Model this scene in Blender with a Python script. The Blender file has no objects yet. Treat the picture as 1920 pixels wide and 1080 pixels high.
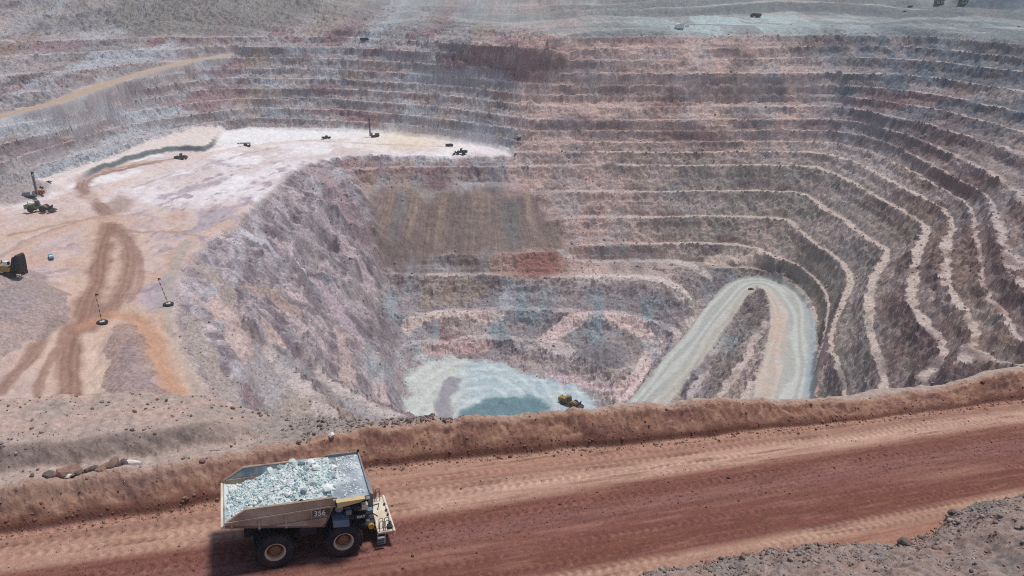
import bpy, bmesh, math, random
import numpy as np
from mathutils import Vector, Matrix

random.seed(7)
rng = np.random.default_rng(11)
sc = bpy.context.scene
COL = sc.collection

# ------------------------------------------------------------------ camera, sky, sun, exposure
FPX = 1450.0
PITCH = math.radians(21.0)
CP, SP = math.cos(PITCH), math.sin(PITCH)
cam_d = bpy.data.cameras.new('camera')
cam = bpy.data.objects.new('camera', cam_d)
COL.objects.link(cam)
cam_d.sensor_width = 36.0
cam_d.lens = FPX / 1920.0 * 36.0
cam_d.clip_start = 1.0
cam_d.clip_end = 20000.0
cam.location = (0, 0, 0)
cam.rotation_euler = (math.radians(90) - PITCH, 0, 0)
sc.camera = cam

SUN_EL = math.radians(71)
SUN_AZ = math.radians(62)          # measured from +Y (away from the viewer) towards +X; negative = left
sun_dir = Vector((math.sin(SUN_AZ) * math.cos(SUN_EL), math.cos(SUN_AZ) * math.cos(SUN_EL), math.sin(SUN_EL)))
w = bpy.data.worlds.new('World')
sc.world = w
w.use_nodes = True
nt = w.node_tree
bg = nt.nodes['Background']
sky = nt.nodes.new('ShaderNodeTexSky')
sky.sky_type = 'NISHITA'
sky.sun_disc = False
sky.sun_elevation = SUN_EL
sky.sun_rotation = SUN_AZ
sky.altitude = 2800
sky.air_density = 1.0
sky.dust_density = 5.0
nt.links.new(sky.outputs[0], bg.inputs[0])
bg.inputs[1].default_value = 0.10
sun_d = bpy.data.lights.new('sun', 'SUN')
sun_d.energy = 3.1
sun_d.angle = math.radians(10.0)
sun_d.color = (1.0, 0.965, 0.92)
sun = bpy.data.objects.new('sun', sun_d)
COL.objects.link(sun)
sun.rotation_euler = (-sun_dir).to_track_quat('-Z', 'Y').to_euler()
sc.view_settings.view_transform = 'Standard'
sc.view_settings.look = 'None'
sc.view_settings.exposure = 0.1
sc.view_settings.gamma = 1.0
sc.view_settings.use_curve_mapping = False
sc.cycles.use_denoising = False
sc.cycles.filter_width = 1.1
sc.cycles.max_bounces = 5
sc.cycles.diffuse_bounces = 3
sc.cycles.volume_bounces = 1

# ------------------------------------------------------------------ small numpy toolbox
_GA = np.arange(256) * (2 * math.pi / 256)
_GX = np.cos(_GA).astype(np.float32); _GY = np.sin(_GA).astype(np.float32)

def noise2(x, y, seed=0):
    """gradient noise, about -1..1"""
    x = np.asarray(x, np.float32); y = np.asarray(y, np.float32)
    x, y = np.broadcast_arrays(x, y)
    fx = np.floor(x); fy = np.floor(y)
    ix = fx.astype(np.int32).view(np.uint32) * np.uint32(374761393); iy = fy.astype(np.int32).view(np.uint32) * np.uint32(668265263)
    sd = np.uint32((seed * 2246822519) & 0xffffffff)
    dx = x - fx; dy = y - fy
    ux = dx * dx * dx * (dx * (dx * 6 - 15) + 10)
    uy = dy * dy * dy * (dy * (dy * 6 - 15) + 10)
    def g(ox, oy):
        h = ix + (iy + np.uint32((ox * 374761393 + oy * 668265263 + int(sd)) & 0xffffffff))
        h = (h ^ (h >> np.uint32(13))) * np.uint32(1274126177)
        h = (h ^ (h >> np.uint32(16))) & np.uint32(255)
        return _GX[h] * (dx - np.float32(ox)) + _GY[h] * (dy - np.float32(oy))
    a = g(0, 0); b = g(1, 0); c = g(0, 1); d = g(1, 1)
    a = a + ux * (b - a); c = c + ux * (d - c)
    return (a + uy * (c - a)) * np.float32(1.5)

def fbm(x, y, octv=4, seed=0, gain=.5, lac=2.03):
    s = 0; a = 1.0; t = 0
    for i in range(octv):
        s = s + a * noise2(x, y, seed + 17 * i); t += a
        x = np.asarray(x) * lac + 13.7; y = np.asarray(y) * lac + 5.1; a *= gain
    return s / t * 1.4

def ridged(x, y, octv=3, seed=0):
    s = 0; a = 1.0; t = 0
    for i in range(octv):
        s = s + a * (1 - 2 * np.abs(noise2(x, y, seed + 31 * i))); t += a
        x = np.asarray(x) * 2.1 + 3.3; y = np.asarray(y) * 2.1 + 9.1; a *= .5
    return s / t

def tri(x, y, z, f, seed=0):
    """noise in space from three planes"""
    return (noise2(x * f, y * f, seed) + noise2(y * f + 31, z * f, seed + 1) + noise2(z * f + 57, x * f + 11, seed + 2)) / 1.7
def tfbm(x, y, z, f, octv=3, seed=0, gain=.55):
    s = 0; a = 1.0; t = 0
    for i in range(octv):
        s = s + a * tri(x, y, z, f, seed + 7 * i); t += a; a *= gain; f *= 2.07
    return s / t * 1.3
def sstep(a, b, x):
    t = np.clip((np.asarray(x) - a) / (b - a), 0, 1)
    return t * t * (3 - 2 * t)

def mix(a, b, t):
    t = np.asarray(t)
    if np.ndim(a) == 1 and len(np.shape(t)) >= 1 and not np.shape(a) == np.shape(t):
        a = np.asarray(a, np.float32)
    return a + (np.asarray(b) - a) * t

def cmix(c, col, t):
    """blend colour array (N,3) towards a colour by t (N,)"""
    c += (np.asarray(col, np.float32) - c) * t[:, None].astype(np.float32)
    return c

def ray(px, py):
    cx = (px - 960) / FPX; cy = (540 - py) / FPX
    return np.array([cx, CP + cy * SP, -SP + cy * CP])

def at(px, py, d):
    """a point seen at a place of the 1920x1080 view, at depth d below the viewer"""
    r = ray(px, py)
    return r * (d / -r[2])

def pts(lst, d=None):
    return np.array([at(p[0], p[1], p[2] if len(p) > 2 else d) for p in lst])

def seg_dist(x, y, P, reach=45.0):
    m = (x > P[:, 0].min() - reach) & (x < P[:, 0].max() + reach) & (y > P[:, 1].min() - reach) & (y < P[:, 1].max() + reach)
    out = [np.full(x.shape, 1e9, np.float32)] + [np.zeros(x.shape, np.float32) for _ in range(3)]
    if m.any():
        for o_, v_ in zip(out, _seg_dist(x[m], y[m], P)): o_[m] = v_
    return out

def _seg_dist(x, y, P):
    """distance to a polyline; also interpolated z, signed side and arc length"""
    best = np.full(x.shape, 1e9, np.float32)
    bz = np.zeros_like(best); bs = np.zeros_like(best); bl = np.zeros_like(best)
    L = 0.0
    for a, b in zip(P[:-1], P[1:]):
        e = b[:2] - a[:2]; l2 = e @ e; l = math.sqrt(l2)
        t = np.clip(((x - a[0]) * e[0] + (y - a[1]) * e[1]) / l2, 0, 1)
        qx = x - (a[0] + t * e[0]); qy = y - (a[1] + t * e[1])
        d = np.sqrt(qx * qx + qy * qy)
        m = d < best
        best = np.where(m, d, best)
        bz = np.where(m, a[2] + t * (b[2] - a[2]), bz)
        bs = np.where(m, np.sign(e[0] * qy - e[1] * qx), bs)
        bl = np.where(m, L + t * l, bl)
        L += l
    return best, bz, bs, bl

def inside(x, y, P):
    r = np.zeros(x.shape, bool)
    n = len(P)
    for i in range(n):
        x0, y0 = P[i][:2]; x1, y1 = P[(i + 1) % n][:2]
        if y0 == y1: continue
        c = ((y0 > y) != (y1 > y)) & (x < (x1 - x0) * (y - y0) / (y1 - y0) + x0)
        r ^= c
    return r

def smooth_poly(P, n=4):
    """Chaikin corner cutting of an open polyline"""
    P = np.asarray(P, float)
    for _ in range(n):
        Q = np.empty((2 * len(P), P.shape[1]))
        Q[0] = P[0]; Q[-1] = P[-1]
        Q[1:-1:2] = .75 * P[:-1] + .25 * P[1:]
        Q[2::2] = .25 * P[:-1] + .75 * P[1:]
        P = Q
    return P

# ------------------------------------------------------------------ the pit: traced bench lines, depth in metres below the viewer
LINES = []
def line(lst, d=None): LINES.append(pts(lst, d))

# wall bench lines, from the left wall round the back to the right wall
line([(-120, 410), (0, 347), (67, 313), (150, 287), (217, 267), (300, 247), (383, 230), (483, 220), (633, 227), (707, 230), (827, 247), (960, 267),
      (1000, 268), (1200, 267), (1440, 265), (1563, 267), (1630, 283), (1680, 307), (1730, 330), (1763, 350), (1790, 365), (1807, 375), (1817, 390),
      (1826, 440), (1840, 520), (1853, 550), (1880, 587), (1890, 600), (1905, 640)], 111)
line([(-120, 360), (0, 307), (60, 287), (140, 263), (200, 240), (267, 230), (383, 213), (467, 202), (567, 200), (633, 203), (827, 223), (1000, 246), (1440, 245),
      (1563, 245), (1630, 255), (1697, 283), (1747, 310), (1850, 365), (1868, 430), (1873, 483), (1913, 527), (1960, 600)], 103)
line([(0, 272), (100, 247), (200, 217), (330, 198), (450, 184), (640, 187), (827, 200), (1007, 226), (1440, 225), (1547, 222), (1613, 229), (1697, 252), (1763, 279), (1850, 320), (1919, 375), (1960, 450)], 95)
line([(333, 173), (433, 166), (633, 166), (830, 178), (1010, 198), (1440, 198), (1580, 198), (1647, 214), (1730, 231), (1813, 257), (1863, 270), (1913, 285), (2000, 330)], 86.5)
line([(330, 153), (433, 146), (633, 148), (867, 162), (1000, 180), (1440, 180), (1580, 180), (1663, 190), (1747, 203), (1813, 220), (1880, 237), (2000, 270)], 79)
line([(450, 108), (633, 110), (857, 122), (1030, 137), (1440, 138), (1560, 138, 62.5), (1690, 147, 64.5), (1763, 160, 66), (1850, 187, 68), (1919, 205, 69), (2000, 225, 70)], 62)
line([(333, 92), (433, 88), (640, 88), (840, 100), (1037, 110), (1440, 110), (1560, 108, 53), (1697, 120, 55), (1780, 133, 57), (1919, 165, 60), (2000, 180, 61)], 52)
line([(0, 117, 55), (233, 99, 54), (333, 92, 52)])
line([(0, 160, 66), (133, 150, 65), (267, 118, 62)])
RAMP_L = pts([(-80, 245, 85), (0, 218, 82), (100, 193, 77), (200, 157, 71), (300, 127, 65.5), (370, 112, 62), (433, 102, 59.5)])
LINES.append(RAMP_L); RAMP_EDGE = []
for sg in (-8, 8):
    LINES.append(RAMP_L + np.array([sg, 0, 0]))
line([(0, 92, 47), (100, 87, 46.5), (300, 73, 45), (433, 70, 44), (633, 69, 44), (817, 78, 44), (1040, 93, 44), (1440, 90, 44), (1560, 86, 44), (1700, 92, 46), (1919, 118, 47), (2000, 128, 47.5)])
line([(0, 65, 40), (133, 63, 39.5), (233, 58, 38.5), (400, 52, 38), (600, 56, 38), (760, 62, 38), (990, 74, 37), (1100, 58, 31), (1290, 50, 29), (1440, 45, 27.5), (1660, 48, 28.5), (1760, 55, 30), (1919, 78, 34), (2000, 86, 35)])
line([(1000, 287), (1437, 285), (1547, 287), (1597, 303), (1663, 337), (1707, 358), (1773, 392), (1777, 410), (1780, 433), (1760, 460), (1760, 487), (1753, 517),
      (1780, 543), (1800, 567), (1820, 607), (1827, 620), (1820, 637), (1793, 680), (1777, 707)], 117.5)
line([(1000, 310), (1420, 310), (1530, 312), (1563, 327), (1613, 350), (1657, 377), (1723, 413), (1737, 427), (1723, 460), (1710, 507), (1707, 557), (1710, 573),
      (1737, 607), (1763, 643), (1770, 660), (1757, 687), (1713, 710)], 126)
line([(1040, 360), (1400, 358), (1487, 360), (1513, 367), (1540, 390), (1580, 410), (1630, 450), (1663, 467), (1657, 487), (1637, 523), (1627, 552), (1627, 607), (1640, 660), (1647, 693)], 142.6)
line([(1060, 407), (1347, 405), (1413, 407), (1467, 410), (1487, 423), (1520, 450), (1563, 483), (1590, 507), (1593, 530), (1573, 573), (1563, 603), (1547, 643), (1534, 700)], 158)
line([(1080, 460), (1280, 456), (1380, 458), (1413, 465), (1447, 480), (1480, 507), (1520, 547)], 174)
line([(1080, 488, 184), (1260, 487, 184), (1340, 512, 186.5)])
line([(725, 513), (900, 511), (1090, 517), (1230, 518), (1275, 540), (1300, 565)], 184)
line([(745, 600, 198), (800, 588, 198), (930, 583, 198), (1040, 583, 198), (1100, 588, 198), (1180, 600, 200), (1238, 640, 203), (1200, 705, 207), (1155, 750, 209)])
line([(1165, 770, 208), (1120, 800, 211)])
line([(775, 648, 206), (850, 642, 206), (912, 640, 206)])
line([(960, 640, 206), (1060, 668, 207), (1150, 705, 208)])
HAIRPIN = pts([(1150, 830, 208), (1215, 755, 203), (1270, 690, 199), (1330, 610, 194), (1368, 558, 191), (1400, 531, 189.5), (1440, 531, 188), (1477, 562, 186), (1488, 610, 183), (1478, 680, 178), (1466, 755, 173), (1455, 830, 168)])
HAIRPIN = smooth_poly(HAIRPIN, 2)
LINES.append(HAIRPIN)
def edges(P, hw):
    for sg in (-1, 1):
        Q = P.copy(); t = np.gradient(P[:, :2], axis=0); t /= np.linalg.norm(t, axis=1)[:, None]
        h_ = np.interp(np.arange(len(P)), np.linspace(0, len(P) - 1, len(hw)), hw)
        Q[:, 0] += -t[:, 1] * sg * h_; Q[:, 1] += t[:, 0] * sg * h_
        LINES.append(Q)
edges(HAIRPIN, (11, 11, 12, 14, 14))
# foot of the rough slope below the plateau
line([(765, 790, 211), (757, 720, 210), (748, 640, 204), (738, 590, 198.5), (722, 513, 185)])
line([(640, 520, 168), (560, 420, 143)])
# scree fan between the plateau edge and the lower bench
line([(1060, 470, 177), (1030, 400, 155), (1005, 345, 137)])
# the hill side of the pit next to the viewer's road
HX, HY, SLOPE = 0.94314, 0.33243, 0.07874      # haul road heading (unit) and fall per metre
OX, OY, OZ = -21.717, 57.351, -47.013
def sv(x, y):
    return (x - OX) * HX + (y - OY) * HY, -(x - OX) * HY + (y - OY) * HX
def xy(s, v):
    return OX + s * HX - v * HY, OY + s * HY + v * HX
def road_z(s): return OZ - SLOPE * s
for v, dz in ((35, -18), (60, -60), (80, -84)):
    P = []
    for s in range(24, 330, 6):
        x, y = xy(s, v)
        P.append((x, y, road_z(s) * .75 + -12 + dz))
    LINES.append(np.array(P))
LINES.append(np.array([(-400, 120, -80), (-200, 118, -84), (-40, 112, -84), (10, 100, -84)], float))
LINES.append(np.array([(-75, 190, -150), (-20, 200, -140), (60, 190, -135)], float))
# surroundings of the pit
LINES.append(np.array([(-1000, 1080, -34), (-400, 1080, -36), (0, 1060, -36), (300, 1060, -30), (1000, 1060, -28)], float))
LINES.append(np.array([(-900, 300, -50), (-900, 700, -40), (-900, 1080, -34)], float))
LINES.append(np.array([(900, 100, -28), (900, 700, -28), (900, 1080, -28)], float))
LINES.append(np.array([(430, 100, -40), (450, 300, -42), (500, 500, -40)], float))
PLATEAU = pts([(-140, 500), (-80, 440), (0, 388), (83, 353), (183, 320), (290, 280), (367, 257), (467, 243), (633, 245), (760, 252), (850, 264), (930, 276), (970, 290), (850, 292), (700, 289),
               (600, 297), (540, 320), (500, 360), (430, 420), (380, 450), (340, 500), (320, 560), (330, 640), (390, 745), (420, 800), (-140, 800)], 119)
SHELF = pts([(60, 366, 120), (83, 353, 121), (183, 320, 121), (290, 280, 121), (367, 257, 121), (420, 251, 120), (395, 268, 115), (378, 274, 114), (330, 271, 114), (240, 289, 114), (170, 314, 114), (110, 342, 114)])
FLOOR = pts([(772, 700), (788, 680), (830, 672), (900, 674), (960, 690), (1050, 720), (1100, 740), (1112, 770), (1110, 810), (765, 830)], 212)

# grid for the smooth base surface: relaxation between the traced lines
GX0, GX1, GY0, GY1, GC = -1000.0, 1000.0, 96.0, 1096.0, 2.5
GNX, GNY = int((GX1 - GX0) / GC) + 1, int((GY1 - GY0) / GC) + 1
sumz = np.zeros((GNY, GNX)); cnt = np.zeros((GNY, GNX))
for P in LINES:
    for a, b in zip(P[:-1], P[1:]):
        n = max(2, int(np.linalg.norm((b - a)[:2]) / 1.0))
        t = np.linspace(0, 1, n)[:, None]
        q = a + (b - a) * t
        ix = np.round((q[:, 0] - GX0) / GC).astype(int); iy = np.round((q[:, 1] - GY0) / GC).astype(int)
        ok = (ix >= 0) & (ix < GNX) & (iy >= 0) & (iy < GNY)
        np.add.at(sumz, (iy[ok], ix[ok]), q[ok, 2]); np.add.at(cnt, (iy[ok], ix[ok]), 1)
gx, gy = np.meshgrid(GX0 + GC * np.arange(GNX), GY0 + GC * np.arange(GNY))
for P, d in ((PLATEAU, 119), (FLOOR, 212), (SHELF, 113.5)):
    m = inside(gx, gy, P)
    sumz[m] = -d; cnt[m] = 1
def relax(z, fix, val, n):
    for _ in range(n):
        p = np.pad(z, 1, mode='edge')
        z = .25 * (p[:-2, 1:-1] + p[2:, 1:-1] + p[1:-1, :-2] + p[1:-1, 2:])
        z[fix] = val[fix]
    return z
zz = None
for lev in (32, 16, 8, 4, 2, 1):
    ny, nx = -(-GNY // lev), -(-GNX // lev)
    S = np.zeros((ny * lev, nx * lev)); C = np.zeros_like(S)
    S[:GNY, :GNX] = sumz; C[:GNY, :GNX] = cnt
    S = S.reshape(ny, lev, nx, lev).sum((1, 3)); C = C.reshape(ny, lev, nx, lev).sum((1, 3))
    fix = C > 0; val = np.where(fix, S / np.maximum(C, 1), 0)
    if zz is None:
        zz = np.full((ny, nx), -60.0)
    else:
        zz = np.repeat(np.repeat(zz, 2, 0), 2, 1)[:ny, :nx]
        if zz.shape != (ny, nx): zz = np.pad(zz, ((0, ny - zz.shape[0]), (0, nx - zz.shape[1])), mode='edge')
    zz[fix] = val[fix]
    zz = relax(zz, fix, val, 300 if lev > 2 else 120)
ZG = zz[:GNY, :GNX]
p = np.pad(ZG, 1, mode='edge')
ZG = .5 * ZG + .125 * (p[:-2, 1:-1] + p[2:, 1:-1] + p[1:-1, :-2] + p[1:-1, 2:])

def bil(G, x, y):
    fx = np.clip((x - GX0) / GC, 0, GNX - 1.001); fy = np.clip((y - GY0) / GC, 0, GNY - 1.001)
    ix = fx.astype(int); iy = fy.astype(int); ax = fx - ix; ay = fy - iy
    return ((G[iy, ix] * (1 - ax) + G[iy, ix + 1] * ax) * (1 - ay) + (G[iy + 1, ix] * (1 - ax) + G[iy + 1, ix + 1] * ax) * ay)
def gmask(P, soft=1):
    m = inside(gx, gy, P).astype(float)
    for _ in range(soft):
        q = np.pad(m, 1, mode='edge')
        m = .2 * (m + q[:-2, 1:-1] + q[2:, 1:-1] + q[1:-1, :-2] + q[1:-1, 2:])
    return m

def on_base(px, py):
    """where the line of sight meets the smooth base surface"""
    r_ = ray(px, py); t = np.arange(220, 1000, .5)
    q_ = r_[None, :] * t[:, None]
    k_ = int(np.argmax(bil(ZG, q_[:, 0], q_[:, 1]) > q_[:, 2]))
    return q_[k_]
# ------------------------------------------------------------------ materials
def lin(r, g, b):
    f = lambda c: c / 12.92 if c <= .04045 else ((c + .055) / 1.055) ** 2.4
    return np.array([f(r / 255), f(g / 255), f(b / 255)], np.float32)

def ground_mat(name, scale=1.0, bump=.5, dark=.55, light=1.25, fine=9.0, rough=.95):
    """mineral ground: colour of the place from the 'Col' attribute, broken up by procedural grain, stones and relief"""
    m = bpy.data.materials.new(name); m.use_nodes = True
    n = m.node_tree.nodes; l = m.node_tree.links
    b = n['Principled BSDF']; b.inputs['Roughness'].default_value = rough
    b.inputs['Specular IOR Level'].default_value = .15
    at_ = n.new('ShaderNodeAttribute'); at_.attribute_name = 'Col'
    tc = n.new('ShaderNodeTexCoord')
    n1 = n.new('ShaderNodeTexNoise'); n1.inputs['Scale'].default_value = .35 * scale; n1.inputs['Detail'].default_value = 7; n1.inputs['Roughness'].default_value = .72
    n2 = n.new('ShaderNodeTexNoise'); n2.inputs['Scale'].default_value = fine * .2 * scale; n2.inputs['Detail'].default_value = 4; n2.inputs['Roughness'].default_value = .8
    for q in (n1, n2): l.new(tc.outputs['Object'], q.inputs['Vector'])
    mr = n.new('ShaderNodeMapRange'); mr.inputs['From Min'].default_value = .3; mr.inputs['From Max'].default_value = .7
    mr.inputs['To Min'].default_value = dark; mr.inputs['To Max'].default_value = light
    l.new(n1.outputs['Fac'], mr.inputs['Value'])
    mr2 = n.new('ShaderNodeMapRange'); mr2.inputs['From Min'].default_value = .3; mr2.inputs['From Max'].default_value = .7
    mr2.inputs['To Min'].default_value = .76; mr2.inputs['To Max'].default_value = 1.2
    l.new(n2.outputs['Fac'], mr2.inputs['Value'])
    mu = n.new('ShaderNodeMath'); mu.operation = 'MULTIPLY'; l.new(mr.outputs[0], mu.inputs[0]); l.new(mr2.outputs[0], mu.inputs[1])
    vm = n.new('ShaderNodeVectorMath'); vm.operation = 'SCALE'; l.new(at_.outputs['Color'], vm.inputs[0]); l.new(mu.outputs[0], vm.inputs['Scale'])
    l.new(vm.outputs[0], b.inputs['Base Color'])
    if bump:
        bp = n.new('ShaderNodeBump'); bp.inputs['Strength'].default_value = bump; bp.inputs['Distance'].default_value = .6 / scale
        ad = n.new('ShaderNodeMath'); ad.operation = 'ADD'
        l.new(n1.outputs['Fac'], ad.inputs[0]); l.new(n2.outputs['Fac'], ad.inputs[1]); l.new(ad.outputs[0], bp.inputs['Height']); l.new(bp.outputs[0], b.inputs['Normal'])
    return m

def put(name, label, X, Y, Z, C, faces, mat, kind='structure', parent=None, smooth=False):
    """one mesh object from a share of a big vertex field"""
    used, inv = np.unique(faces, return_inverse=True)
    faces = inv.reshape(faces.shape)
    me = bpy.data.meshes.new(name)
    nv, nf, k = len(used), len(faces), faces.shape[1]
    co = np.empty((nv, 3), np.float32)
    co[:, 0] = X[used]; co[:, 1] = Y[used]; co[:, 2] = Z[used]
    me.vertices.add(nv); me.vertices.foreach_set('co', co.ravel())
    me.loops.add(nf * k); me.loops.foreach_set('vertex_index', faces.ravel().astype(np.int32))
    me.polygons.add(nf)
    me.polygons.foreach_set('loop_start', np.arange(0, nf * k, k, dtype=np.int32))
    me.polygons.foreach_set('loop_total', np.full(nf, k, np.int32))
    me.update()
    a = me.attributes.new('Col', 'FLOAT_COLOR', 'POINT')
    c4 = np.ones((nv, 4), np.float32); c4[:, :3] = C[used]
    a.data.foreach_set('color', c4.ravel())
    me.polygons.foreach_set('use_smooth', np.full(nf, smooth, bool))
    me.materials.append(mat)
    o = bpy.data.objects.new(name, me); COL.objects.link(o)
    if kind: o['kind'] = kind
    if label: o['label'] = label
    if parent: o.parent = parent
    return o

M_WALL = ground_mat('rock_wall', 2.2, .4, .55, 1.4)
M_DIRT = ground_mat('packed_dirt', 1.0, .12, .88, 1.08)
M_SCREE = ground_mat('scree', 2.2, .25, .74, 1.22)

# ------------------------------------------------------------------ the pit terrain
def spaced(a, b, step): return np.arange(a, b, step)
rows = np.concatenate([spaced(100, 205, 4), spaced(205, 330, .85), spaced(330, 620, .8), spaced(620, 900, 1.05), spaced(900, 1100, 2.5), 1100 * (6.6 ** np.linspace(0, 1, 70))])
cols = np.concatenate([spaced(-1.0, -.74, .006), spaced(-.74, .74, .00148), spaced(.74, 1.0, .006)])
NR, NC = len(rows), len(cols)
Y = np.repeat(rows, NC); X = np.tile(cols, NR) * Y
N = len(X)
zs = bil(ZG, X, Y)
HAIR_D, HAIR_Z, HAIR_S, HAIR_L = seg_dist(X, Y, HAIRPIN)
hairlen = HAIR_L.max()
hair_hw = 9.6 + 2.8 * sstep(170, 300, HAIR_L)
RAMP_D, RAMP_Z, _, _ = seg_dist(X, Y, RAMP_L)
m_pl = bil(gmask(PLATEAU, 1), X, Y)
m_sh = bil(gmask(SHELF, 1), X, Y)
m_fl = bil(gmask(FLOOR, 2), X + 5 * fbm(X * .06, Y * .06, 3, 6), Y + 7 * fbm(X * .06, Y * .06, 3, 7))
SPUR = pts([(600, 297, 119), (540, 320, 119), (500, 360, 119), (430, 420, 119), (380, 450, 119), (340, 500, 119), (320, 560, 119), (330, 640, 119), (390, 745, 119), (420, 800, 119), (500, 830, 190),
            (765, 800, 211), (757, 720, 210), (748, 640, 204), (738, 590, 198.5), (722, 513, 185), (700, 440, 165), (660, 360, 140)])
SCREE = pts([(600, 297, 119), (660, 360, 140), (700, 440, 165), (722, 513, 185), (1075, 490, 183), (1062, 470, 177), (1035, 430, 165), (1000, 380, 148), (975, 330, 131), (968, 292, 119)])
jx = X + 9 * fbm(X * .035, Y * .035, 3, 3); jy = Y + 9 * fbm(X * .035, Y * .035, 3, 4)
m_sp = bil(gmask(SPUR, 3), jx, jy)
m_sc = bil(gmask(SCREE, 3), jx, jy); m_sc2 = bil(gmask(SCREE, 14), X + 14 * fbm(X * .05, Y * .05, 3, 12), Y + 10 * fbm(X * .05, Y * .05, 3, 13))
m_hp = 1 - sstep(hair_hw - 1.5, hair_hw + 1.5, HAIR_D + .8 * noise2(X * .1, Y * .1, 61))
m_rp = 1 - sstep(7, 10, RAMP_D)

# terraced benches
LEV = np.array([12, 20, 28, 36, 44, 52, 62, 71, 79, 86.5, 95, 103, 111, 117.5, 126, 142.6, 158, 174, 184, 198, 206, 213, 222, 230.])
big = fbm(X * .012, Y * .012, 3, 5)
rock = ridged(X * .06, Y * .06, 3, 8)
crag = fbm(X * .16, Y * .16, 3, 21)
dip = X * -.55 + Y * .2
flute = noise2(dip * .11, -zs * .02 + Y * .01, 77) + .6 * noise2(dip * .27, -zs * .03, 78)
d0 = -zs + 1.6 * big + 1.3 * crag * 1.0 + 1.0 * rock + .35 * flute
i0 = np.clip(np.searchsorted(LEV, d0) - 1, 0, len(LEV) - 2)
h = LEV[i0 + 1] - LEV[i0]
f = np.clip((d0 - LEV[i0]) / h, 0, 1)
aw = np.where(h > 12, .13, .17) + .04 * noise2(X * .03, Y * .03, 9)
g_ = np.clip((f - aw) / (1 - 2 * aw), 0, 1)
kn = .46 + .18 * noise2(X * .05, Y * .05, 10)                    # how far the cliff reaches down before the talus begins
ft = np.where(g_ < kn, g_ / kn * .62, .62 + (g_ - kn) / (1 - kn) * .38)
rgt_ = sstep(45, 95, X) * sstep(107, 115, -zs)
ft = ft * (1 - .75 * rgt_) + g_ * .75 * rgt_
dt = LEV[i0] + ft * h
zone_mid = sstep(-10, 25, X) * (1 - sstep(200, 255, X)) * sstep(430, 560, Y)
fill = sstep(-.15, .5, fbm(X * .03, zs * .05, 3, 41))
wt = 1 - zone_mid * (.25 + .55 * fill)
wt *= .6 + .4 * sstep(-.55, -.1, fbm(X * .02, Y * .02, 3, 44))
wt = np.maximum(wt, .95 * sstep(60, 110, X) * sstep(107, 115, d0))
wt *= sstep(31, 37, d0)
offw = np.clip(m_pl + m_sh + m_fl + m_sp + m_sc * sstep(128, 142, d0), 0, 1)
wt *= 1 - offw
zt = -(wt * dt + (1 - wt) * (d0 * .6 + (-zs) * .4))
flat = np.where((f < aw) | (f > 1 - aw), 1.0, 0.0) * wt
wallish = np.clip(1 - m_pl - m_sh - m_fl - m_hp - m_rp, 0, 1)
rough_amp = wallish * (1 - .75 * flat) * (1 - .9 * m_sc * sstep(130, 145, d0)) * sstep(28, 40, d0) * (1 - .6 * m_sp)
rg = tfbm(X, Y, zt, .27, 3, 51, .75)
rg2 = 1 - 2 * np.abs(tri(X, Y, zt, .16, 55))
cl_ = np.where((g_ > 0) & (g_ < kn), 1.0, 0.0) * wt                # bare cliff of each bench
zt = zt + rough_amp * (1.5 * rg + 1.0 * rg2) * (.8 + .5 * cl_)
# rough slope below the plateau edge: buttresses and chutes running down to the pit floor
spd = -.5 * X - .25 * Y
sa = X * .3 - Y * .95                       # along the ridge
but = ridged(sa * .028 + .4 * noise2(X * .02, Y * .02, 60), zs * .012, 2, 62)
but2 = ridged(sa * .075, zs * .03 + 4, 2, 63)
down = np.clip((-zs - 119) / 20, 0, 1) * np.clip((214 + zs) / 20, 0, 1)
lump = 1 - 2 * np.abs(tri(X, Y, zt, .045, 64)); lump2 = tfbm(X, Y, zt, .11, 3, 65)
v_chute = fbm(X * .09, Y * .09, 3, 66)
zt += m_sp * down * (5.5 * but + 2.0 * but2 + 6.0 * lump + 3.6 * lump2 + .7 * rg)
CHUTES = (([(412, 580), (440, 640), (488, 700), (530, 765)], 6.0, (198, 178, 174), 2.0), ([(505, 628), (535, 690), (562, 770)], 5.0, (198, 178, 172), 1.6), ([(640, 650), (657, 715), (652, 775)], 4.0, (192, 174, 172), 1.4),
          ([(470, 560), (515, 572), (545, 612)], 6.0, (174, 154, 148), .8), ([(595, 550), (640, 605), (664, 650)], 6.0, (182, 166, 174), 1.0), ([(592, 322), (640, 395), (690, 465), (722, 505)], 9.0, (170, 152, 156), .6),
          ([(455, 435), (505, 475), (560, 520)], 5.0, (200, 198, 206), .8), ([(700, 680), (716, 735), (706, 785)], 4.5, (192, 176, 178), 1.2), ([(380, 500), (420, 545), (440, 590)], 5.0, (174, 162, 158), .8),
          ([(610, 420), (650, 480), (690, 530)], 4.5, (190, 176, 180), .8), ([(350, 600), (390, 680), (430, 760)], 5.0, (172, 160, 156), 1.0))
CH_M = []
for P_, hw_, c_, dp_ in CHUTES:
    Q_ = smooth_poly(np.array([on_base(*q_) for q_ in P_]), 2)
    D_ = seg_dist(X, Y, Q_)[0] + 2.2 * v_chute
    m_ = (1 - sstep(hw_ * .55, hw_ * 1.1, D_)) * m_sp; CH_M.append(m_)
    zt -= dp_ * m_ + m_ * m_sp * down * (.7 * rg + 1.2 * lump2)
# roads, plateau, floor
zt = zt * (1 - m_hp) + HAIR_Z * m_hp
zt = zt * (1 - m_rp) + RAMP_Z * m_rp
zt += 1.3 * np.exp(-((HAIR_D - hair_hw) / 1.3) ** 2) * (.7 + .6 * noise2(HAIR_L * .12, HAIR_D * .1, 67)) * (HAIR_L > 1)
flat_n = fbm(X * .05, Y * .05, 3, 71)
zt += m_pl * .5 * flat_n + m_fl * .5 * flat_n
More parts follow.
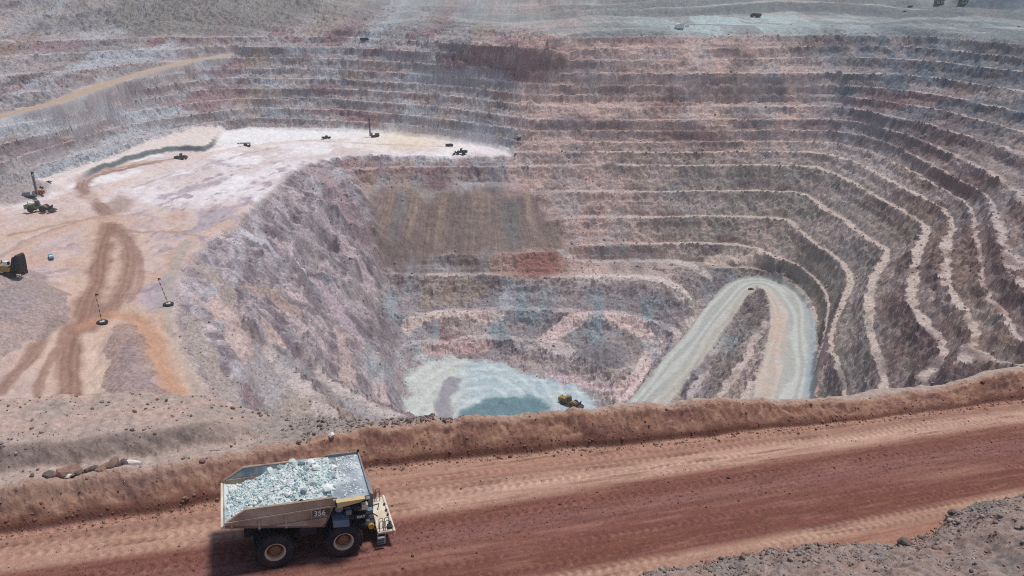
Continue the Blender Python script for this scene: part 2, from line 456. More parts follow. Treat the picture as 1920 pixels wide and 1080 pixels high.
# grey spoil mounds
def mound(px, py, d, rx, ry, hh, seed, ang=0):
    c = at(px, py, d); ca, sa_ = math.cos(ang), math.sin(ang)
    ux = ((X - c[0]) * ca + (Y - c[1]) * sa_) / rx; uy = (-(X - c[0]) * sa_ + (Y - c[1]) * ca) / ry
    r = np.sqrt(ux * ux + uy * uy) + .22 * fbm(X * .06, Y * .06, 3, seed)
    return hh * np.clip(1 - r, 0, 1) ** .8, np.clip((1.0 - r) * 6, 0, 1)
MND = []
kx = X + 3.5 * fbm(X * .09, Y * .09, 4, 80); ky = Y + 5 * fbm(X * .09, Y * .09, 4, 79)
HEAP = pts([(-120, 500), (30, 512), (80, 524), (118, 556), (132, 590), (118, 628), (70, 652), (0, 690), (-120, 720)], 119)
WEDGE = pts([(210, 618), (232, 606), (255, 612), (280, 645), (300, 700), (316, 760), (335, 830), (205, 830), (202, 720), (196, 650)], 119)
for P_, soft_, hh0 in ((HEAP, 24, 10.0), (WEDGE, 5, 3.0)):
    mm_ = sstep(.42, .58, bil(gmask(P_, 2), kx, ky)); MND.append(mm_)
    zt += hh0 * bil(gmask(P_, soft_), X, Y) ** 1.5 * (1 + .25 * fbm(X * .07, Y * .07, 3, 78)) + mm_ * (.5 * rg + .6 * crag)
for a in ((1130, 668, 205, 19, 17, 7, 83), 
          (1320, 40, 30, 45, 20, 5, 84), (20, 350, 112, 18, 26, 6, 89)):
    hh_, mm_ = mound(*a); MND.append(mm_); zt += hh_ + mm_ * (.6 * rg + .8 * crag + .8 * rock)
# land beyond the rim
r = np.sqrt(X * X + Y * Y)
far = sstep(1000, 1300, r)
zt += far * (10 * fbm(X * .003, Y * .003, 4, 91)) + sstep(1250, 6000, r) * 620 * (.75 + .5 * fbm(X * .0006, Y * .0006, 4, 92)) 
zt += sstep(900, 1150, r) * sstep(.28, .7, -X / Y) * 30 * (1 + .3 * flat_n)
rise = np.maximum(r + 40 * fbm(X * .004, Y * .004, 3, 93) - 930, 0) * .13
stp = np.floor(rise / 9) * 9 + 9 * sstep(.55, 1, rise / 9 - np.floor(rise / 9))
zt += np.minimum(stp, 160); ris = (rise / 9 - np.floor(rise / 9) > .55) & (rise > 0)
def hill(x, y, rad, hh, seed, pw=1.0):
    rr = np.hypot(X - x, Y - y) / rad + .12 * fbm(X * .02, Y * .02, 3, seed)
    return hh * np.clip(1 - rr, 0, 1) ** pw
zt += hill(-345, 950, 115, 34, 95) + hill(-240, 985, 90, 22, 96)
dark_dump = hill(640, 960, 150, 42, 97, .8); zt += dark_dump
zt += hill(330, 1000, 200, 12, 98) + hill(470, 830, 70, 9, 99) + hill(400, 815, 45, 6, 100) + hill(100, 930, 120, 8, 85) + hill(-90, 940, 90, 10, 86)
zt += sstep(30, 20, d0) * sstep(700, 800, Y) * .5 * tfbm(X, Y, zt, .04, 3, 88)

# ---- colour of the ground (mineral colour, with some shade and haze painted in)
C = np.empty((N, 3), np.float32)
C[:] = lin(168, 163, 166)
v1 = fbm(X * .012, Y * .012 + zs * .02, 4, 101); v2 = fbm(X * .03, zs * .06 + Y * .01, 4, 102); v3 = fbm(X * .07, Y * .05 - zs * .08, 3, 103)
vs = fbm(dip * .05, zs * .012, 3, 104)                 # down-slope streaks
def zone(c, t): cmix(C, lin(*c), np.clip(t, 0, 1))
jit = 30 * v1
zone((202, 176, 168), sstep(-12, 8, X + 6 * v2) * (1 - sstep(215, 275, X + jit)))            # pink back wall
zone((112, 121, 133), sstep(220, 300, X + jit) * (1 - sstep(75, 105, -zs + .3 * jit)))           # grey teal upper right
zone((158, 152, 144), sstep(110, 128, -zs + .2 * jit) * sstep(60, 150, X + jit) * (1 - sstep(.0, .6, v2)))           # olive grey lower right
zone((136, 114, 112), sstep(.47, .56, X / Y + .0012 * jit) * sstep(70, 105, -zs + .3 * jit))   # brown mauve near right
zone((150, 144, 150), sstep(182, 190, -zs) * (1 - m_hp))                                         # grey lower pit
zone((186, 172, 170), .7 * sstep(.1, .5, v2) * wallish)
zone((118, 108, 112), .7 * sstep(.05, .5, -v2) * wallish)
zone((130, 96, 96), .65 * sstep(.25, .7, v1) * wallish * (1 - sstep(150, 185, -zs)))
zone((146, 158, 166), .4 * sstep(.2, .6, -v1 + .3 * v3) * wallish)
zone((124, 138, 130), .4 * sstep(.35, .7, v3) * wallish * sstep(100, 140, -zs))
zone((165, 148, 128), .3 * sstep(.3, .7, vs) * wallish)
zone((178, 174, 176), .35 * sstep(.25, .7, -vs) * wallish)
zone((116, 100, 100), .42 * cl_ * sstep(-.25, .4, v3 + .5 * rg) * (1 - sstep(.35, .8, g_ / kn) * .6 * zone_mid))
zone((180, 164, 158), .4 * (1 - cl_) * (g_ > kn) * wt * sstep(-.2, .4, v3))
lw = (1 - sstep(-10, 20, X)) * (1 - m_pl)
zone((184, 190, 198), lw * .7 * sstep(.12, .4, fbm(X * .018, zs * .05, 4, 141) + .25 * v3))
zone((146, 112, 116), lw * .65 * sstep(.15, .4, fbm(X * .02 + 5, zs * .06, 4, 142) + .2 * v3))
zone((168, 150, 132), lw * .5 * sstep(.2, .45, fbm(X * .022 + 9, zs * .05, 4, 143)))
# weathered maroon patch high on the back wall
c0 = at(960, 110, 52); pat = np.exp(-(((X - c0[0]) / 55) ** 2 + ((zs + 55) / 16) ** 2))
zone((136, 104, 108), .7 * sstep(.2, .7, pat + .3 * v3) * (1 - sstep(20, 60, X + 20 * v3)))
# dusty bench tops, then painted shade bands
rightw = sstep(45, 95, X) * sstep(107, 115, -zs) * (1 - sstep(176, 182, -zs))
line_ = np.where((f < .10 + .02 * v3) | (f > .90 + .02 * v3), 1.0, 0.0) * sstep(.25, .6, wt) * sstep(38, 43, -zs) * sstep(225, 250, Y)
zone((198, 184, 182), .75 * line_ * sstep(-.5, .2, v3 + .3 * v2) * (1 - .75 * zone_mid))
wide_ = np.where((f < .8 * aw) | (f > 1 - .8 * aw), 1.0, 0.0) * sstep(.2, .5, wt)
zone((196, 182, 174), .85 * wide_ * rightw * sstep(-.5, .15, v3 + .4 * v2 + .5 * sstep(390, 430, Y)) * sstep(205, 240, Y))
zone((126, 98, 96), .6 * zone_mid * sstep(.5, .8, f) * (1 - sstep(.86, .97, f)) * sstep(-.1, .4, fbm(X * .04, zs * .1, 3, 107)))  # shaded bands of the back wall bench faces, painted into the colour
# the rough slope under the plateau
sp = np.clip(m_sp * 1.6, 0, 1)
zone((170, 161, 164), sp)
deb = fbm(sa * .035 + .5 * v1, zs * .03 + spd * .01, 3, 112)
zone((208, 190, 192), sp * .9 * sstep(.05, .3, deb - .35 * but2 + .15 * lump2))
zone((184, 168, 160), sp * .7 * sstep(.2, .5, fbm(sa * .03, zs * .02, 3, 111) - .2 * but2))
zone((124, 112, 120), sp * .7 * sstep(.1, .5, .6 * but2 + .4 * crag + .3 * v2 - .3 * deb))
zone((150, 158, 166), sp * .5 * sstep(.2, .6, v1 + .5 * v3))
zone((196, 192, 200), sp * .7 * (1 - sstep(128, 160, -zs)) * sstep(-.1, .35, v3 + .3 * lump2))
zone((188, 176, 180), sp * .6 * sstep(.1, .45, lump2))
zone((126, 114, 122), sp * .6 * sstep(.1, .45, -lump2))
for (P_, hw_, c_, dp_), m_ in zip(CHUTES, CH_M): zone(c_, .95 * sstep(.1, .6, m_))
# scree fan, streaked down the slope
scr = np.clip(m_sc2 * 1.35, 0, 1)
Xf = X + (X + 40) * .004 * (zs + 119) + 3 * fbm(X * .03, zs * .04, 3, 124)
st1 = fbm(Xf * .075, Y * .004, 4, 121); st2 = fbm(Xf * .03 + 7, Y * .003, 3, 122)
fan = -zs + 4 * st1 - 9 * ridged(X * .016, X * 0 + 2, 2, 123)
zone((168, 146, 138), .6 * scr * (1 - sstep(132, 142, fan)) * sstep(-.3, .3, v3))
lowsc = scr * sstep(132, 140, fan)
zone((136, 120, 116), lowsc)
xs = X - (X + 40) * .0035 * (-zs - 140) + 2.0 * fbm(X * .02, zs * .05, 3, 124) + 1.5 * v3
dn = np.maximum(-zs - 138, 0)
for x0_, w_, ln_, c_, k_ in ((-97, 5, 60, (150, 128, 130), .8), (-90, 3, 30, (170, 150, 136), .8), (-72, 3.0, 26, (168, 148, 132), .85), (-60, 5, 34, (172, 150, 130), .9), (-52, 2.5, 40, (166, 146, 128), .9),
                            (-28, 2.5, 14, (166, 144, 128), .8), (-18, 2.0, 12, (164, 144, 130), .8), (-4, 8, 38, (116, 126, 128), .8), (11, 3.5, 30, (170, 148, 134), .95), (19, 6, 45, (140, 122, 114), .9),
                            (-80, 4, 40, (124, 128, 132), .5), (-38, 5, 40, (120, 106, 106), .6)):
    zone(c_, lowsc * k_ * (.55 + .6 * sstep(-.3, .3, fbm(xs * .35, zs * .03, 3, 125))) * np.exp(-((xs - x0_) / (w_ * (1 - .4 * np.clip(dn / ln_, 0, 1)))) ** 2) * (1 - sstep(.5, 1.2, dn / ln_ + .2 * st1)))
zone((150, 132, 124), lowsc * .5 * sstep(.1, .5, st1))
zone((112, 100, 100), lowsc * .5 * sstep(.1, .5, -st1))
zone((166, 150, 138), lowsc * .45 * sstep(.15, .5, fbm(xs * .55, zs * .025, 3, 126)))
zone((108, 96, 94), lowsc * .45 * sstep(.15, .5, -fbm(xs * .55 + 9, zs * .03, 3, 127)))
a0 = at(980, 482, 181)
q = np.exp(-(((X - a0[0]) / 24) ** 4 + ((zs + 180) / 6.5) ** 4))
zone((168, 142, 132), .9 * sstep(.2, .7, q + .2 * v3))
a1 = at(1010, 485, 181)
zone((148, 104, 96), .85 * sstep(.15, .8, np.exp(-(((X - a1[0]) / 18) ** 2 + ((zs + 180) / 5.5) ** 4)) + .2 * v3))
# pink ledges in the lower pit
LEDGE = smooth_poly(pts([(1030, 628, 203), (1085, 594, 199), (1140, 594, 199), (1200, 610, 201), (1238, 645, 203), (1212, 695, 206), (1165, 745, 208)]), 3)
ld, _, _, _ = seg_dist(X, Y, LEDGE)
ledge = 1 - sstep(5.8, 7.2, ld + 1.4 * v3)
zone((212, 192, 190), ledge * .95)
LEDGE2 = smooth_poly(pts([(765, 606, 199), (800, 590, 198), (860, 587, 198), (930, 590, 198.5)]), 2)
ld2, _, _, _ = seg_dist(X, Y, LEDGE2)
zone((210, 193, 187), 1 - sstep(4.2, 5.6, ld2 + 1.8 * v3))
LEDGE3 = pts([(800, 652, 207), (860, 648, 206.5), (908, 642, 206)])
ld3, _, _, _ = seg_dist(X, Y, LEDGE3)
zone((196, 170, 168), 1 - sstep(3, 6, ld3 + 2 * v3))
def ledge_line(P, hw_, col, k_=.95, n_=1.2):
    D_ = seg_dist(X, Y, smooth_poly(pts(P), 2))[0]
    zone(col, k_ * (1 - sstep(hw_ - .8, hw_ + 1.0, D_ + n_ * v3 + .4 * rg)))
ledge_line([(1090, 520, 184), (1150, 518, 184), (1230, 520, 184), (1280, 545, 184), (1305, 580, 185)], 4.2, (206, 196, 192))
ledge_line([(1050, 492, 184), (1150, 490, 184), (1255, 489, 184)], 3.0, (186, 178, 176), .8)
ledge_line([(1335, 486, 181), (1380, 488, 182), (1420, 497, 184)], 4.5, (206, 190, 180))
ledge_line([(1268, 492, 184.5), (1300, 503, 186), (1325, 520, 187)], 4.0, (200, 190, 186))
ledge_line([(960, 645, 205), (1060, 668, 206), (1130, 686, 207), (1195, 702, 207)], 1.6, (186, 178, 182), .8)
ledge_line([(1030, 700, 209), (1090, 712, 209), (1140, 728, 209), (1165, 748, 209)], 3.6, (204, 184, 188))
ledge_line([(1560, 590, 160), (1550, 650, 162), (1530, 730, 164)], 2.2, (196, 176, 172), .8)
zone((140, 160, 168), .6 * sstep(.0, .5, fbm(X * .05, Y * .02, 3, 131)) * sstep(186, 192, -zs) * (1 - sstep(203, 208, -zs)))
# pit floor: pale mint broken ore, damp teal in the middle, wheel arcs
fl = np.clip(m_fl * 1.5, 0, 1)
zone((178, 196, 204), fl)
zone((206, 214, 214), fl * .7 * sstep(0, .5, fbm(X * .05, Y * .2, 4, 133)))
zone((160, 178, 184), fl * .6 * sstep(.1, .5, fbm(X * .12, Y * .12, 3, 134)))
fc = at(895, 800, 212); fr = np.hypot(X - fc[0], (Y - fc[1]) * .55)
zone((200, 202, 196), fl * (1 - sstep(0, .5, (X - at(845, 720, 212)[0]) / 30 + .3 * v2)) * .8)
zone((212, 222, 222), fl * .4 * sstep(.2, .7, np.sin(fr * .9 + 3 * v1)))
dm = at(945, 768, 212); dq = np.exp(-(((X - dm[0]) / 25) ** 2 + ((Y - dm[1] - .2 * (X - dm[0])) / 17) ** 2))
zone((98, 130, 140), fl * .9 * sstep(.3, .6, dq + .3 * v3))
zone((124, 148, 112), fl * .7 * sstep(.55, .8, np.exp(-(((X - at(930, 795, 212)[0]) / 11) ** 2 + ((Y - at(930, 795, 212)[1]) / 7) ** 2)) + .15 * v3))
gw = at(840, 760, 212); zone((150, 148, 158), fl * .9 * (1 - sstep(3, 6, seg_dist(X, Y, pts([(835, 800), (832, 745), (850, 712)], 212))[0] + 2 * v3)))
# hairpin road
zone((176, 179, 175), m_hp)
ofs = HAIR_D * np.sign(HAIR_S)                                     # left of travel = outer edge
tr = sstep(.2, .8, .5 + .5 * np.sin(ofs * 1.1 + 5 * noise2(HAIR_L * .015, ofs * .12, 141)))
zone((206, 212, 208), m_hp * .55 * tr)
inner = sstep(0, 6, -ofs if False else ofs * -1.0)
zone((204, 178, 162), m_hp * inner * sstep(200, 270, HAIR_L) * .75 * (.8 + .5 * v3))
zone((190, 180, 168), m_hp * inner * (1 - sstep(200, 270, HAIR_L)) * .5)
zone((158, 172, 182), m_hp * sstep(7.5, 10, ofs) * sstep(240, 300, HAIR_L) * .8)  # shadow of the outer bank, painted as a blue-grey edge
# ramp on the left wall
zone((188, 168, 150), 1 - sstep(6.2, 8, RAMP_D))
# plateau: white dust, tan tracks
pl = np.clip(m_pl * 1.3, 0, 1)
zone((216, 203, 202), pl)
pn = fbm(X * .02, Y * .012, 4, 151); pn2 = fbm(X * .06, Y * .03, 4, 152)
nearp = 1 - sstep(400, 520, Y + 60 * pn)
zone((202, 172, 158), pl * (.55 + .42 * sstep(-.2, .4, pn2)) * nearp)
zone((236, 230, 234), pl * .8 * sstep(-.1, .4, pn) * (1 - nearp))
zone((178, 166, 176), pl * .85 * sstep(.05, .35, fbm(X * .05, Y * .025, 4, 153)) * sstep(-250, -210, X) * (1 - sstep(560, 600, Y)))
zone((160, 142, 150), pl * .7 * sstep(.25, .45, fbm(X * .09, Y * .05, 4, 155)) * sstep(-240, -205, X) * (1 - sstep(560, 600, Y)))
zone((240, 240, 242), pl * sstep(620, 670, Y) * .9)
zone((242, 240, 242), pl * .8 * sstep(.05, .35, fbm(X * .03, Y * .02, 4, 154)) * sstep(430, 500, Y))
zone((232, 214, 190), pl * np.exp(-((X - at(760, 275, 119)[0]) / 40) ** 2) * sstep(600, 640, Y) * .7)
def track(lst, hw, col, k=.85, d=119, seed=0, fade=1.5):
    P = smooth_poly(pts(lst, d), 3)
    D, _, S, L = seg_dist(X, Y, P)
    D2 = D + hw * .5 * fbm(X * .05, Y * .05, 3, 160 + seed)
    rut = .9 + .1 * np.sin(D * S * 2.4 + 4 * noise2(L * .02, D * .3, 170 + seed))
    zone(col, np.clip(m_pl * 1.3, 0, 1) * k * (1 - sstep(hw * .4, hw * fade, D2)) * rut)
# tan roads, then brown wheel bands
track([(-30, 760), (70, 660), (150, 560), (185, 470), (200, 410)], 11, (208, 182, 168), .85, seed=1)
track([(150, 800), (150, 660), (190, 560), (215, 470), (210, 410)], 13, (208, 180, 164), .85, seed=2)
track([(390, 800), (330, 680), (285, 600), (230, 580), (170, 590)], 8, (206, 176, 154), .8, seed=3)
track([(0, 735), (60, 670), (120, 610)], 3.0, (150, 120, 108), .95, seed=4, fade=1.1)
track([(128, 800), (130, 690), (150, 620), (180, 540), (195, 450), (205, 400), (170, 370), (148, 345), (180, 325), (290, 305)], 5, (146, 112, 98), .95, seed=5, fade=1.3)
track([(165, 620), (215, 570), (248, 500), (240, 450), (215, 425)], 4, (150, 118, 106), .9, seed=6, fade=1.6)
track([(200, 400), (225, 395), (222, 370)], 6, (156, 134, 126), .7, seed=7)
track([(150, 620), (200, 590), (250, 590), (280, 630), (300, 690), (330, 745)], 3.4, (190, 146, 118), .8, seed=8)
track([(120, 345), (170, 325), (240, 305), (310, 300)], 6, (198, 164, 144), .7, seed=9)
track([(150, 380), (250, 330), (400, 285), (520, 265), (640, 262)], 7, (222, 200, 190), .7, seed=10)
track([(0, 450), (80, 415), (200, 410)], 8, (208, 180, 160), .8, seed=11)
track([(420, 800), (355, 690), (330, 610), (305, 545), (350, 450)], 3, (176, 168, 158), .8, seed=12)
track([(235, 432), (330, 435), (370, 440)], 1.6, (160, 140, 132), .7, seed=13)
track([(560, 262), (700, 270), (850, 275)], 2.2, (188, 176, 168), .6, seed=14)
track([(60, 800), (75, 700), (135, 620)], 2.2, (158, 126, 114), .85, seed=16, fade=1.1)
track([(225, 430), (260, 470), (268, 520), (240, 570)], 1.6, (160, 130, 120), .8, seed=17)
track([(20, 440), (90, 425), (190, 405)], 2.0, (168, 142, 132), .7, seed=18)
track([(0, 480), (60, 440), (150, 415)], 1.6, (172, 146, 136), .7, seed=19)
track([(160, 330), (220, 312), (330, 296)], 2.0, (160, 124, 106), .8, seed=20)
track([(250, 350), (380, 310), (520, 275)], 1.5, (186, 166, 160), .7, seed=21)
track([(185, 800), (175, 700), (165, 630)], 3, (220, 196, 178), .8, seed=15)
sh = np.clip(m_sh * 1.4, 0, 1); zone((226, 214, 210), sh)
face_h = np.clip(m_pl * 1.3, 0, 1) * (zs > -118.2) * (1 - sh)
zone((88, 106, 110), .9 * sstep(-118.5, -117.6, zs) * (1 - sstep(-114.8, -114.1, zs)) * sstep(-.575, -.545, X / Y) * (1 - sstep(-.39, -.375, X / Y)))
for k_, (mm_, col) in enumerate(zip(MND, ((156, 143, 141), (150, 128, 122), (126, 124, 130), (150, 168, 172), (156, 148, 146)))):
    zone(col, mm_ * (.9 if k_ != 3 else .6) * (.75 + .35 * v2))
# land beyond the rim
bey = 1 - sstep(30, 40, -zs + 2 * v2)
bf = bey * sstep(560, 680, Y)
zone((150, 156, 156), bf)
lay = fbm(X * .004, Y * .03, 4, 181); lay2 = fbm(X * .015, Y * .01, 4, 182); lay3 = fbm(X * .03, Y * .006, 4, 183)
zone((178, 186, 186), bf * .9 * sstep(.0, .4, lay2 + .3 * lay3))
zone((122, 128, 130), bf * .85 * sstep(.05, .4, lay))
zone((172, 148, 136), bf * .75 * sstep(.25, .5, -lay))
zone((140, 150, 148), bf * .7 * sstep(.1, .4, lay3))
zone((186, 204, 206), bf * .8 * np.exp(-((X / Y - .27) / .1) ** 2) * sstep(.0, .4, lay3 + .3) * (1 - sstep(880, 960, Y)))
zone((110, 122, 132), bf * .7 * sstep(.40, .5, X / Y) * sstep(-.3, .2, lay3))
zone((122, 126, 128), bf * .75 * ris)
zone((182, 180, 174), bf * .6 * (~ris) * (rise > 0) * sstep(-.1, .3, lay3))
zone((118, 126, 128), sstep(.24, .36, -X / Y) * bey * sstep(740, 820, Y) * .9 * sstep(-.8, -.2, lay3))
zone((176, 172, 164), .8 * bey * (seg_dist(X, Y, pts([(228, 22, 27), (260, 14, 24), (300, 4, 20)]))[0] < 4))
zone((140, 136, 132), np.clip(hill(-345, 950, 125, 34, 95) / 6, 0, 1) * .8)
zone((104, 118, 128), np.clip(dark_dump / 5, 0, 1))
zone((140, 150, 158), sstep(1200, 1600, r) * .7)  # distance haze painted in as a blue-grey tint
ALB = .92
spk = rng.normal(0, 1, N).astype(np.float32) * (.04 + .02 * wallish)
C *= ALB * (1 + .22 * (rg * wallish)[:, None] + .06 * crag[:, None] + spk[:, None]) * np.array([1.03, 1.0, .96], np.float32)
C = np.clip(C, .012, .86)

lab = np.zeros(N, np.int8)                       # 0 pit wall
lab[m_sp > .5] = 1; lab[(m_sc > .5)] = 2; lab[m_fl > .5] = 4; lab[m_pl > .5] = 3; lab[m_hp > .5] = 5; lab[m_rp > .5] = 6
mnd = np.maximum(np.maximum(MND[0], MND[1]), MND[4]) > .5
lab[mnd] = 9
lab[(bey > .5) & (Y > 560)] = 7
lab[(np.hypot(X, Y) > 1350)] = 8
iv = np.arange(N).reshape(NR, NC)
Q = np.stack([iv[:-1, :-1], iv[:-1, 1:], iv[1:, 1:], iv[1:, :-1]], -1).reshape(-1, 4)
fl_ = np.median(lab[Q], axis=1).astype(np.int8) if False else lab[Q[:, 0]]
for k_, (nm, lb, mt) in enumerate((
    ('pit_wall', 'stepped rock wall of benches curving round the open pit', M_WALL),
    ('rock_slope', 'rough grey and mauve rock slope falling from the white plateau to the pit floor', M_WALL),
    ('scree_slope', 'brown scree fan with streaks below the far edge of the plateau', M_SCREE),
    ('plateau', 'flat white and tan plateau criss-crossed by brown tracks', M_DIRT),
    ('pit_floor', 'pale mint green floor at the bottom of the pit', M_DIRT),
    ('hairpin_road', 'pale haul road bending in a hairpin low on the right wall', M_DIRT),
    ('ramp_road', 'narrow tan ramp crossing the benches of the left wall', M_DIRT),
    ('plain', 'grey dusty land beyond the far rim of the pit', M_SCREE),
    ('hills', 'hazy hills far beyond the pit', M_SCREE),
    ('spoil_mounds', 'grey spoil mounds lying on the plateau between the tracks', M_WALL))):
    sel = Q[fl_ == k_]
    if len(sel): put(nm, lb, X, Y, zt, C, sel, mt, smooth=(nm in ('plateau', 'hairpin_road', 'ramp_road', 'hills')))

RUB_OK = (wallish > .6) & (Y > 215) & (Y < 760) & (np.abs(X / Y) < .72)
RUB_I = np.nonzero(RUB_OK)[0]
RUB_W = (.15 + 1.0 * flat[RUB_I] + .5 * ((g_ > kn) & (wt > .3))[RUB_I] + .7 * m_sp[RUB_I] + .6 * (m_sc * (zs < -176))[RUB_I]) * np.clip(260 / Y[RUB_I], .2, 1) ** .5
RUB_I = rng.choice(RUB_I, 8000, p=RUB_W / RUB_W.sum())
RUB = np.stack([X[RUB_I], Y[RUB_I], zt[RUB_I]], 1)

_rows, _cols, _zt, _NR, _NC = rows, cols, zt.reshape(NR, NC).copy(), NR, NC
def ground_z(x, y):
    """height of the built pit terrain"""
    q_ = x / y
    j = int(np.clip(np.searchsorted(_cols, q_) - 1, 0, _NC - 2)); i = int(np.clip(np.searchsorted(_rows, y) - 1, 0, _NR - 2))
    ax = (q_ - _cols[j]) / (_cols[j + 1] - _cols[j]); ay = (y - _rows[i]) / (_rows[i + 1] - _rows[i])
    return float((_zt[i, j] * (1 - ax) + _zt[i, j + 1] * ax) * (1 - ay) + (_zt[i + 1, j] * (1 - ax) + _zt[i + 1, j + 1] * ax) * ay)
# ------------------------------------------------------------------ the haul road next to the viewer
def road_mat():
    m = ground_mat('road_dirt', 6.0, .10, .9, 1.08, 7.0)
    return m
M_ROAD = road_mat()
M_BERM = ground_mat('berm_soil', 4.0, .3, .82, 1.15, 8.0)
M_STONY = ground_mat('stony_ground', 4.0, .5, .7, 1.25, 9.0)

S_T = [-60, -23, -10, -4, 3, 11, 23, 35, 48, 63, 80, 104, 150, 260]
V_T = [7.1, 7.1, 7.2, 7.7, 9.0, 10.2, 9.8, 8.8, 8.1, 7.7, 7.3, 7.1, 7.1, 7.1]
S_H = [-60, -25, -13, -5, 3, 9, 25, 39, 50, 57, 63, 70, 76, 84, 92, 102, 116, 150, 260]
H_H = [2.9, 2.9, 2.9, 2.9, 2.9, 3.1, 3.2, 3.2, 3.2, 2.8, 2.0, 1.5, 1.3, 1.3, 1.6, 2.8, 2.9, 2.9, 2.9]
S_R = [-60, -35, -20, -12, -5, 2, 9, 15, 20, 24, 30, 260]
V_R = [30, 30, 29, 28, 25, 21, 17.5, 15.2, 14.2, 13.7, 12.8, 11]
S_M = [-60, 20, 32, 36, 47, 52, 58, 64, 68, 74, 80, 100, 260]
V_M = [-19, -14.2, -12.5, -12.4, -12.6, -13.1, -15.4, -14.4, -12.5, -12, -12.1, -12, -12]

def fg_height(s, v, fine=True):
    """height of the road corridor: road, safety berm, shelf behind it, stony mound on the near side"""
    base = road_z(s)
    wob = .55 * fbm(s * .11, v * 0 + 1.5, 3, 201)
    toe = np.interp(s, S_T, V_T) + wob
    hh = np.interp(s, S_H, H_H) * (1 + .15 * fbm(s * .2, v * 0 + 4, 3, 202))
    rim = np.maximum(np.interp(s, S_R, V_R), toe + 3.6) + 1.2 * fbm(s * .08, v * 0 + 8, 3, 203)
    n1 = fbm(s * .35, v * .35, 4, 204); n2 = fbm(s * 1.1, v * 1.1, 3, 205)
    t = np.clip((v - toe) / 2.9, 0, 1)
    prof = np.where(t < .12, t / .12 * .26, .26 + (t - .12) / .88 * .74)
    prof = prof * (1 - .1 * sstep(.8, 1, t)) + .1 * sstep(.75, 1, t)
    bz = hh * prof
    # behind the crest
    vb = v - (toe + 2.9)
    shelf = -1.3 * sstep(.8, 4.5, vb) + 1.6 * sstep(4.9, 7.2, vb + .6 * n1) * (1 - sstep(-6, 3, s)) - .07 * np.clip(vb - 7, 0, 50)
    shelf = shelf * (1 - sstep(4, 12, s)) + (-.4 * sstep(.5, 2.5, vb)) * sstep(4, 12, s)
    z = bz + np.where(vb > 0, shelf, 0)
    over = np.maximum(v - rim, 0)
    z = z - over * 1.05 - .4 * sstep(0, 1.5, over)
    # near side mound
    mv = np.maximum(np.interp(s, S_M, V_M) + .6 * fbm(s * .3, v * 0 + 2, 3, 206) - v, 0)
    mound_ = mv * .34 + .8 * (1 - np.exp(-mv / .8)) + sstep(0, 2.5, mv) * (.9 * fbm(s * .18, v * .18, 3, 207))
    mound_ += 1.2 * sstep(60, 68, s) * (1 - np.exp(-mv / 1.0))
    z = z + np.where(mv > 0, mound_, 0)
    rough_ = .05 + .48 * sstep(.0, .5, t) * (1 - .65 * sstep(.5, 2, vb)) + .4 * sstep(0, 1.0, mv)
    z = z + rough_ * n1 + .5 * rough_ * n2
    # wheel ruts along the road
    onroad = (t <= 0) & (mv <= 0)
    z = z + np.where(onroad, .05 * noise2(s * .02, v * 1.6, 208) + .03 * noise2(s * .05, v * 4., 209), 0)
    z = z + np.where((v > toe - 2.0) & (t <= 0), .22 * np.exp(-((v - toe + 1.1) / .35) ** 2) * (.6 + .6 * noise2(s * .4, v, 210)), 0)
    return base + z, t, vb, mv, over, toe, n1, n2

frows = np.concatenate([np.arange(34, 44, .4), np.arange(44, 92, .15), np.arange(92, 118, .3), np.arange(118, 150, 1.5)])
fcols = np.concatenate([np.arange(-1.15, -.87, .008), np.arange(-.87, .87, .00175), np.arange(.87, 2.3, .02)])
NR, NC = len(frows), len(fcols)
Y = np.repeat(frows, NC); X = np.tile(fcols, NR) * Y
S, V = sv(X, Y)
Z, T, VB, MV, OV, TOE, N1, N2 = fg_height(S, V)
N = len(X)
C = np.empty((N, 3), np.float32); C[:] = lin(150, 98, 82)
a1 = fbm(S * .045, V * .5, 4, 221); a2 = fbm(S * .12, V * 1.3, 4, 222); a3 = fbm(S * .02, V * .16, 3, 223); a4 = fbm(S * .6, V * .9, 3, 224)
vv = V + .55 * a3 + .25 * a1
def zone(c, t): cmix(C, lin(*c), np.clip(t, 0, 1))
onr = (T <= 0) & (MV <= 0)
zone((186, 142, 118), sstep(1.0, 2.2, vv) * .95)
zone((208, 166, 142), np.exp(-((vv - 3.3) / 1.15) ** 2) * (.75 + .45 * a1 + .25 * a2) * (.45 + .55 * sstep(10, 24, S)))
zone((160, 116, 98), np.exp(-((vv - 5.6) / .55) ** 2) * .7)
zone((176, 124, 104), np.exp(-((vv - 6.8) / .5) ** 2) * .6)
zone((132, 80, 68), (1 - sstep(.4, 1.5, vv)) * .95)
zone((148, 100, 92), np.exp(-((vv + 2.6) / 1.3) ** 2) * .7)
zone((178, 128, 104), np.exp(-((vv + 5.1) / .9) ** 2) * np.clip(.25 + .9 * a1 + .3 * a2, 0, 1))
zone((126, 76, 58), np.exp(-((vv + 8.0) / 1.4) ** 2) * .9)
zone((192, 150, 124), (1 - sstep(-10.9, -9.7, vv)) * (.8 + .4 * a1))
zone((170, 112, 88), (1 - sstep(-13.0, -12.0, vv + .4 * a2)) * .6)
zone((216, 180, 160), .7 * sstep(.1, .5, a3 + .4 * a1) * np.exp(-((vv - 3.0) / 1.3) ** 2) * sstep(40, 60, S))
zone((164, 112, 96), .45 * sstep(.1, .6, a2) * onr)
zone((120, 74, 62), .5 * sstep(.2, .6, -a2) * onr)
a5 = fbm(S * .05, V * 2.6, 3, 225); a6 = fbm(S * 1.9, V * 1.9, 2, 226)
C *= (1 + .10 * a4 + .16 * a5 * onr + .08 * a6)[:, None]
Z += .03 * a5 * onr
